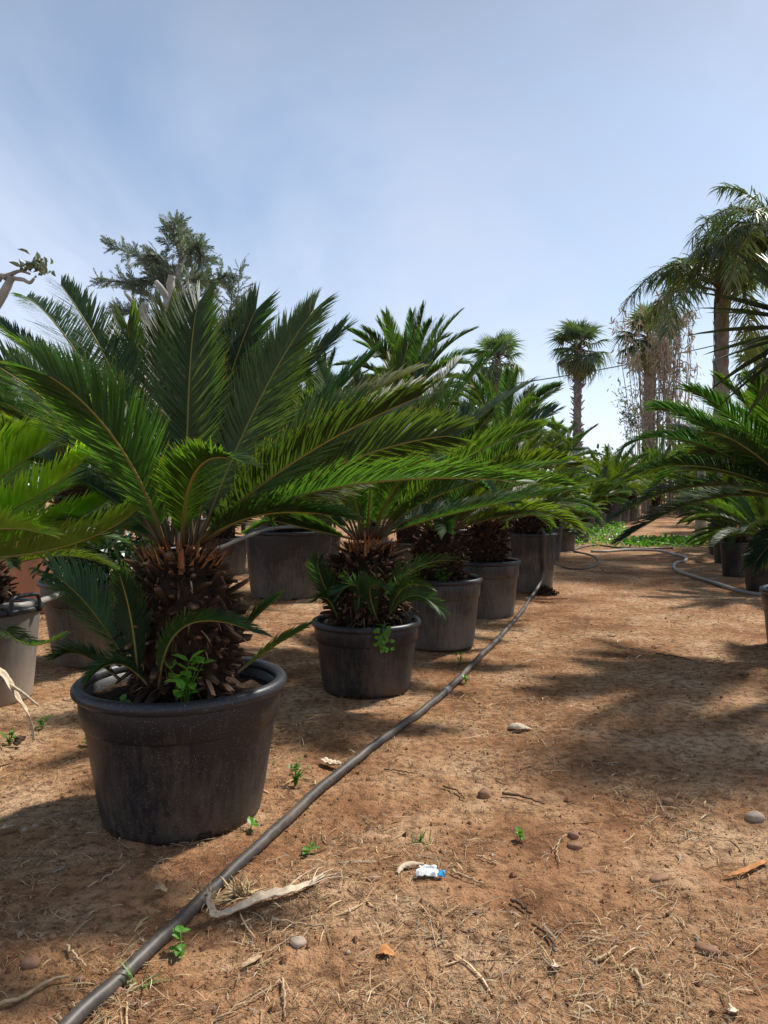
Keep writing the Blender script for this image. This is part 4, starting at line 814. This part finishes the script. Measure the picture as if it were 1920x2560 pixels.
tuft(gpt(347, 2470), 10, .09, 2, 'green grass sprout right beside the hose at the bottom', 'grassgreen')
tuft(gpt(605, 2245), 60, .10, 3, 'dry blond grass tuft beside the hose and the pale sheath', 'litter')
tuft(gpt(520, 2265), 40, .08, 4, 'flattened dry grass tuft on the left side of the hose', 'litter')
# green ground cover across the path
r = np.random.default_rng(21); mb = MB()
for k in range(2600):
    px = r.uniform(1440, 1800); d = r.uniform(14.6, 21.0 if px < 1560 else (16.8 if px < 1740 else 18.5))
    dens = (vnoise(px, d*40, 45, 9)*.8+.3)*(1 if (px < 1560 or d < 17) else .5)*(1.2 if d > 15.5 else .5)
    if r.random() > dens: continue
    p = gp(px, 1225+2126/d); leafcard(np.array([p[0], p[1], r.random()**1.6*(.26 if px < 1560 or px > 1760 else .10)]), r.normal(0, 1, 3)*[1, 1, .5]+[0, 0, .4], [0, 0, 1], r.uniform(.06, .14), .06, mb)
o = mb.obj('ground_cover', M['weed'], smooth=False); o.color = (.75, .8, .75, 1); tag(o, 'band of bright green weeds across the path before the far pots', 'weeds', None, 'stuff')

# ------------------------------------------------------------------ stones, sticks, dry leaves, wrapper
def stone(px, py, sx, sy, sz, seed, label, m='stone'):
    r = np.random.default_rng(seed); p = gp(px, py); n, k = 9, 14; ph = r.uniform(0, 6, 6); V = []
    for i_ in range(n):
        t = math.pi*(i_+.02)/(n-1+.04)
        for j_ in range(k):
            a = 2*math.pi*j_/k; f = 1+.08*math.sin(2*a+ph[0])+.06*math.sin(3*a+ph[1]+t*2)+.04*math.sin(5*a+ph[2]); V.append((sx*f*math.sin(t)*math.cos(a), sy*f*math.sin(t)*math.sin(a), sz*(math.cos(t)+.08*math.sin(3*t+a))))
    Q = [(i_*k+j_, i_*k+k+j_, i_*k+k+(j_+1) % k, i_*k+(j_+1) % k) for i_ in range(n-1) for j_ in range(k)]
    o = MB().add(V, Q).obj('stone', M[m], loc=(p[0], p[1], float(gh(p[0], p[1]))+sz*.32)); o.rotation_euler = (0, 0, r.uniform(-.5, .5)); tag(o, label, 'stone', 'stones scattered on the path')
for k, a in enumerate([(78, 2412, .026, .02, .015, 'smooth reddish stone at the lower left, left of the hose', 'stone'), (1211, 1980, .028, .024, .024, 'round brown stone on the middle of the path', 'stone'), (745, 2368, .023, .020, .010, 'flat grey-brown stone half sunk right of the hose', 'greystone'), (296, 2486, .011, .011, .011, 'small reddish pebble touching the hose at the bottom', 'stone'), (200, 2453, .012, .01, .008, 'small dark pebble left of the hose near the bottom', 'stone'),
        (932, 2202, .022, .015, .010, 'tan stone left of the wrapper', 'stone'), (1886, 2042, .036, .024, .020, 'pale grey stone in the shade at the right edge', 'greystone'), (1434, 2080, .020, .016, .014, 'orange stone, farther of a touching pair on the path', 'stone'), (1436, 2104, .024, .018, .012, 'orange stone, nearer of a touching pair on the path', 'stone'), (1769, 2364, .032, .018, .013, 'flat pink-brown stone at the lower right', 'stone'),
        (1648, 2186, .034, .02, .010, 'flat earthy stone sunk in straw on the right', 'stone'), (62, 2078, .010, .009, .008, 'small pale pebble near the left edge', 'greystone'), (50, 2340, .008, .008, .007, 'tiny pale pebble above the reddish stone', 'greystone'), (132, 2350, .011, .010, .009, 'brown pebble above the reddish stone', 'stone'), (870, 2394, .007, .007, .006, 'tiny pale pebble at the lower middle', 'greystone'), (1670, 2000, .022, .018, .016, 'dark clod-like stone at the edge of the shade', 'stone')]):
    stone(*a[:5], 50+k, a[5], a[6])
def stick(pts, r0, r1, label, m='wood', name='stick', cat='stick', flat=1.0, lift=.004):
    P = np.array([[*gp(px, py)[:2], 0] for px, py in pts]); P[:, 2] = gh(P[:, 0], P[:, 1])+lift+max(r0, r1)*flat; P = spline(P, 14); P[1:-1] += np.random.default_rng(int(pts[0][0])).normal(0, .0022, (12, 3)); r0, r1 = r0*.62, r1*.55; c = P[0].copy()
    tag(tube(P-c, np.linspace(r0, r1, 14), 6, squash=flat).obj(name, M[m], loc=Vector(c)), label, cat, 'sticks and stalks on the soil')
for a in [([(0, 2524), (60, 2505), (120, 2470), (174, 2456)], .008, .006, 'pale dry stick at the lower left corner', 'wood'), ([(1256, 1984), (1310, 1993), (1362, 2006)], .009, .004, 'dark curved stick beside the round brown stone', 'darkwood'), ([(1278, 2260), (1305, 2275), (1330, 2294)], .009, .006, 'short dark stick on the right part of the path', 'darkwood'), ([(1330, 2325), (1365, 2345), (1385, 2370), (1388, 2395)], .007, .005, 'bent dark twig lower right', 'darkwood'), ([(1478, 2407), (1515, 2392), (1543, 2368)], .007, .004, 'pale forked stick at the lower right', 'wood'),
          ([(1130, 2186), (1165, 2200), (1208, 2222)], .007, .005, 'brown stick right of the wrapper', 'wood'), ([(1190, 2135), (1215, 2145), (1242, 2158)], .005, .004, 'short pale stick above right of the wrapper', 'wood'), ([(1107, 1960), (1140, 1970), (1162, 1990)], .006, .004, 'dark twig left of the round brown stone', 'darkwood'), ([(960, 1923), (1000, 1925), (1036, 1930)], .005, .004, 'thin dark twig right of the hose', 'darkwood'), ([(220, 2225), (280, 2190), (325, 2168)], .005, .003, 'thin pale stick in the shade in front of the largest pot', 'wood'),
          ([(680, 2316), (740, 2324), (808, 2328)], .005, .004, 'brown stalk lying below the pale sheath', 'wood'), ([(600, 2425), (700, 2375), (790, 2320)], .003, .002, 'thin straw stalk lying diagonally at the bottom', 'wood'), ([(705, 2465), (712, 2510), (712, 2560)], .005, .004, 'upright-looking dry stalk at the bottom edge', 'wood'), ([(540, 2560), (640, 2510), (700, 2470)], .004, .003, 'long thin stalk meeting the dry stalk at the bottom edge', 'wood'), ([(165, 2380), (190, 2405), (215, 2430)], .006, .004, 'short grey stick left of the hose', 'wood'), ([(1415, 2500), (1460, 2492), (1512, 2480)], .004, .003, 'straight pale stick at the bottom right', 'wood'), ([(1590, 2425), (1600, 2450), (1606, 2478)], .008, .006, 'flat splinter of wood at the lower right', 'wood'), ([(1700, 2060), (1800, 2090), (1918, 2100)], .003, .002, 'long thin straw in the right-hand shade', 'wood'),
          ([(1640, 1640), (1690, 1648), (1730, 1660)], .010, .006, 'dry stick in the shade below the right-hand pots', 'darkwood'), ([(1380, 2120), (1395, 2100), (1416, 2080)], .004, .003, 'curved dry stalk left of the orange stones', 'wood'), ([(1395, 2100), (1392, 2130), (1400, 2155)], .004, .003, 'bent dry stalk below left of the orange stones', 'wood')]:
    stick(*a)
def ribbon(P, widths, label, m, name, cat, curl=.4, n=30, group=None, up=None):
    P = spline(P, n); w = np.interp(np.linspace(0, 1, n), np.linspace(0, 1, len(widths)), widths); T = nrm(np.gradient(P, axis=0)); U = np.array([0, 0, 1.]) if up is None else np.asarray(up, float); S = nrm(np.cross(T, U)); Nn = np.cross(S, T); V = []
    for i_ in range(n):
        for q in (-1, -.5, 0, .5, 1): V.append(P[i_]+S[i_]*w[i_]*q+Nn[i_]*w[i_]*curl*(q*q)*(1+.3*math.sin(i_*1.7+q)))
    V = np.array(V); c = P[0].copy(); Q = [(i_*5+j_, i_*5+j_+1, i_*5+j_+6, i_*5+j_+5) for i_ in range(n-1) for j_ in range(4)]
    V2 = V-np.repeat(Nn, 5, 0)*.0018; nn = len(V)
    Qb = [(a+nn, d+nn, c_+nn, b+nn) for a, b, c_, d in Q]; edge = [(i_*5, i_*5+5, i_*5+5+nn, i_*5+nn) for i_ in range(n-1)]+[(i_*5+4, i_*5+4+nn, i_*5+9+nn, i_*5+9) for i_ in range(n-1)]
    o = MB().add(np.vstack([V, V2])-c, Q+Qb+edge).obj(name, M[m], loc=Vector(c)); return tag(o, label, cat, group)
def gz(px, py, z=.01): p = gp(px, py, z); return np.array([p[0], p[1], z+float(gh(p[0], p[1]))])
sh = ribbon([gz(528, 2232, .075), gz(524, 2252, .055), gz(528, 2285, .02), gz(545, 2294, .012), gz(590, 2285, .014), gz(660, 2256, .018), gz(720, 2240, .018), gz(775, 2218, .014), gz(812, 2192, .012)], [.006, .008, .017, .014, .013, .020, .018, .010, .006], 'pale papery palm sheath hooked over the hose, frayed at one end', 'paleleaf', 'dry_sheath', 'dry leaf', .5, 46)
c = np.array(sh.location)
for k, (a, b) in enumerate([((775, 2218), (835, 2175)), ((770, 2222), (842, 2192)), ((780, 2214), (800, 2170)), ((700, 2246), (790, 2170)), ((775, 2222), (855, 2200))]):
    A, Bq = gz(*a, .015)-c, gz(*b, .012)-c; tube(spline([A, (A+Bq)/2+[0, 0, .008], Bq], 8), np.linspace(.003, .001, 8), 5, squash=.5).obj('fray', M['paleleaf'], sh)
ribbon([gz(1272, 1808, .012), gz(1284, 1800, .035), gz(1298, 1798, .042), gz(1314, 1806, .022), gz(1330, 1814, .006)], [.02, .034, .034, .02, .003], 'curled pale dry leaf casting a small shadow on the path', 'paleleaf', 'dry_leaf', 'dry leaf', -.5, 20, 'dry leaves on the soil')
ribbon([gz(993, 2180, .008), gz(1005, 2162, .016), gz(1025, 2152, .02), gz(1060, 2156, .012)], [.006, .010, .012, .004], 'arched pale leaf strip just left of the wrapper', 'paleleaf', 'dry_leaf', 'dry leaf', -.6, 20, 'dry leaves on the soil')
ribbon([gz(806, 1890, .02), gz(818, 1902, .012), gz(834, 1906, .014), gz(852, 1905, .02)], [.012, .018, .02, .012], 'brown and cream curled leaf beside the hose in the shade', 'paleleaf', 'dry_leaf', 'dry leaf', .6, 16, 'dry leaves on the soil')
ribbon([gz(385, 2238, .012), gz(398, 2232, .02), gz(416, 2238, .012)], [.010, .016, .008], 'small curled brown leaf in front of the largest pot', 'wood', 'dry_leaf', 'dry leaf', .5, 14, 'dry leaves on the soil')
ribbon([gz(942, 2396, .006), gz(958, 2388, .012), gz(972, 2394, .008), gz(988, 2402, .006)], [.004, .02, .012, .003], 'rust-orange lobed dry leaf at the bottom centre', 'rustleaf', 'dry_leaf', 'dry leaf', .3, 12, 'dry leaves on the soil')
ribbon([gz(1810, 2180, .008), gz(1860, 2170, .014), gz(1915, 2145, .01)], [.004, .010, .008], 'orange-brown leaf strip at the right edge', 'rustleaf', 'dry_leaf', 'dry leaf', .5, 20, 'dry leaves on the soil')
ribbon([gz(0, 2075, .01), gz(15, 2068, .022), gz(36, 2066, .012)], [.014, .018, .008], 'pale curled leaf scrap at the left edge', 'paleleaf', 'dry_leaf', 'dry leaf', .5, 14, 'dry leaves on the soil')
ribbon([gz(605, 2422, .008), gz(630, 2408, .012), gz(652, 2395, .008)], [.006, .009, .005], 'flat tan bark strip at the bottom', 'wood', 'dry_leaf', 'dry leaf', .3, 12, 'dry leaves on the soil')
ribbon([gz(40, 1865, .01), gz(52, 1850, .03), gz(58, 1838, .045)], [.02, .03, .012], 'brown dry leaf leaning by the left edge weed', 'darkwood', 'dry_leaf', 'dry leaf', .4, 14, 'dry leaves on the soil')
for k, (px, py, m_, lab) in enumerate([(1640, 1620, 'paleleaf', 'pale leaf scrap in the straw below the right-hand pots'), (1860, 1690, 'darkwood', 'brown dry leaf in the right-hand shade'), (1800, 1655, 'wood', 'tan dry leaf in the right-hand shade'), (1530, 1590, 'paleleaf', 'pale leaf scrap on the far middle of the path'), (1385, 2420, 'paleleaf', 'pale chip at the lower right of the path'), (1828, 2520, 'paleleaf', 'pale crumpled chip at the bottom right corner')]):
    ribbon([gz(px-12, py, .003), gz(px, py, .012), gz(px+14, py, .003)], [.006, .013, .004], lab, m_, 'dry_leaf', 'dry leaf', .5, 12, 'dry leaves on the soil')
# snapped dry stalk hanging in at the left
P = [at(-30, 1655, 3.2), at(10, 1690, 3.15), at(40, 1740, 3.1), at(70, 1790, 3.1), at(84, 1850, 3.12)]
st_ = ribbon(P, [.012, .016, .012, .012, .006], 'pale broken palm stalk hanging down at the left edge', 'paleleaf', 'dry_stalk', 'dry stalk', .5, 26); c = np.array(st_.location)
tube(spline([at(25, 1712, 3.13)-c, at(60, 1735, 3.08)-c, at(97, 1765, 3.05)-c], 10), np.linspace(.008, .004, 10), 6).obj('splinter', M['paleleaf'], st_)
# crumpled wrapper
r = np.random.default_rng(3); wc = gz(1076, 2190, .012); wr = empty('wrapper', wc, 'crumpled white and blue plastic wrapper lying on the path', 'litter')
def crumple(x0, x1, y0, y1, nx_, ny_, amp, seed):
    r = np.random.default_rng(seed); V = [(x0+(x1-x0)*i_/(nx_-1)+r.normal(0, .001), y0+(y1-y0)*j_/(ny_-1)+r.normal(0, .002), amp*r.random()+amp*1.2*math.sin(math.pi*j_/(ny_-1))) for i_ in range(nx_) for j_ in range(ny_)]; n = len(V)
    V += [(a, b, c_-.002) for a, b, c_ in V]; Q = [(i_*ny_+j_, (i_+1)*ny_+j_, (i_+1)*ny_+j_+1, i_*ny_+j_+1) for i_ in range(nx_-1) for j_ in range(ny_-1)]
    return MB().add(V, Q+[(a+n, d+n, c_+n, b+n) for a, b, c_, d in Q])
crumple(-.042, .024, -.016, .018, 9, 6, .007, 1).obj('film', M['white'], wr, smooth=False); crumple(.0245, .042, -.018, .006, 5, 5, .007, 2).obj('blue_end', M['blue'], wr, smooth=False); crumple(-.03, .02, .012, .034, 7, 4, .008, 3).obj('torn_flap', M['white'], wr, smooth=False)
# clod of fibrous soil by the tall pot
def clod(px, py, s, seed, label):
    r = np.random.default_rng(seed); mb = MB(); c = gp(px, py)
    for k in range(260):
        d = nrm(r.normal(0, 1, 3)); d[2] = abs(d[2]); p = d*np.array(s)*r.uniform(.5, 1); q = r.uniform(.006, .016)*max(s)/.15; v = p+r.normal(0, 1, (4, 3))*q; mb.add(v, None, [(0, 1, 2), (0, 2, 3), (0, 3, 1), (1, 3, 2)])
    tag(mb.obj('soil_clod', M['soil'], loc=Vector((c[0], c[1], 0)), smooth=False), label, 'soil clod')
clod(1365, 1485, (.14, .12, .085), 1, 'dark root clod lying at the foot of the tall pot')
clod(1170, 2290, (.035, .03, .015), 2, 'dark crumbly clump on the path below the wrapper')

# ------------------------------------------------------------------ straw and crumbs
def litter():
    r = np.random.default_rng(99); n = 110000
    d = np.exp(r.uniform(math.log(1.35), math.log(17), n)); x = (r.uniform(-1, 1, n))*(d*.56+.5)
    dn = vnoise(x, d, .55, 5)*.6+vnoise(x, d, .16, 6)*.55; right = np.clip((x+.4)/1.6, 0, 1)
    keep = r.random(n) < np.clip((dn-.45)*3.2+.34*right, .10, 1)
    x, d = x[keep], d[keep]; n = len(x)
    L = np.exp(r.normal(math.log(.026), .65, n)).clip(.006, .15)*(1+.02*d); w = np.where(r.random(n) < .05, r.uniform(.0016, .0028, n), r.uniform(.0004, .0011, n))*(.75+.13*d)
    a = r.uniform(0, 2*math.pi, n); cv = r.normal(0, .28, n)*L; tilt = np.abs(r.normal(0, .10, n)); zb = gh(x, d)+.002+r.random(n)*.006
    us = np.array([-.5, -.17, .17, .5]); D = np.stack([np.cos(a), np.sin(a)], -1); S = np.stack([-np.sin(a), np.cos(a)], -1); V = []
    for u_ in us:
        cxy = np.stack([x, d], -1)+D*(L*u_)[:, None]+S*(cv*(u_*u_))[:, None]; z = np.maximum(gh(cxy[:, 0], cxy[:, 1])+.0015, zb+L*u_*tilt+.004*np.cos(u_*3.1))
        for sg in (-1, 1):
            p = cxy+S*(sg*w*(1 if abs(u_) < .3 else .55))[:, None]; V.append(np.stack([p[:, 0], p[:, 1], z+sg*w*.35], -1))
    V = np.stack(V, 1); b = (np.arange(n)*8)[:, None]; Q = np.concatenate([b+np.array([[0, 1, 3, 2]]), b+np.array([[2, 3, 5, 4]]), b+np.array([[4, 5, 7, 6]])])
    pal = np.array([(.52, .37, .20), (.42, .28, .15), (.30, .18, .09), (.17, .10, .055), (.60, .47, .30), (.36, .31, .24)]); k = r.choice(6, n, p=[.20, .22, .22, .20, .07, .09]); c = pal[k]*r.uniform(.65, 1.2, n)[:, None]
    o = MB().add(V.reshape(-1, 3), Q, None, 0, None, np.repeat(c, 8, 0)).obj('straw_litter', M['litter']); tag(o, 'dry straw and leaf bits strewn over the red soil', 'straw', None, 'stuff')
    n = 16000; d = np.exp(r.uniform(math.log(1.35), math.log(11), n)); x = r.uniform(-1, 1, n)*(d*.56+.4); s = np.exp(r.normal(math.log(.0024), .5, n)).clip(.0012, .014)*(1+.08*d)
    oc = np.array([(1, 0, 0), (0, 1, 0), (-1, 0, 0), (0, -1, 0), (0, 0, .8), (0, 0, -.6)]); V = np.stack([x, d, gh(x, d)+s*.25], -1)[:, None]+oc[None]*s[:, None, None]*r.uniform(.6, 1.3, (n, 6, 3))
    Tt = np.array([(0, 1, 4), (1, 2, 4), (2, 3, 4), (3, 0, 4), (1, 0, 5), (2, 1, 5), (3, 2, 5), (0, 3, 5)]); T = ((np.arange(n)*6)[:, None, None]+Tt[None]).reshape(-1, 3)
    pal = np.array([(.27, .125, .06), (.17, .078, .04), (.36, .19, .10), (.44, .34, .25)]); c = pal[r.choice(4, n, p=[.45, .32, .18, .05])]*r.uniform(.7, 1.15, n)[:, None]
    o = MB().add(V.reshape(-1, 3), None, T, 0, None, np.repeat(c, 6, 0)).obj('soil_crumbs', M['litter'], smooth=False); tag(o, 'small crumbs and grains of red soil on the path', 'soil crumbs', None, 'stuff')
litter()
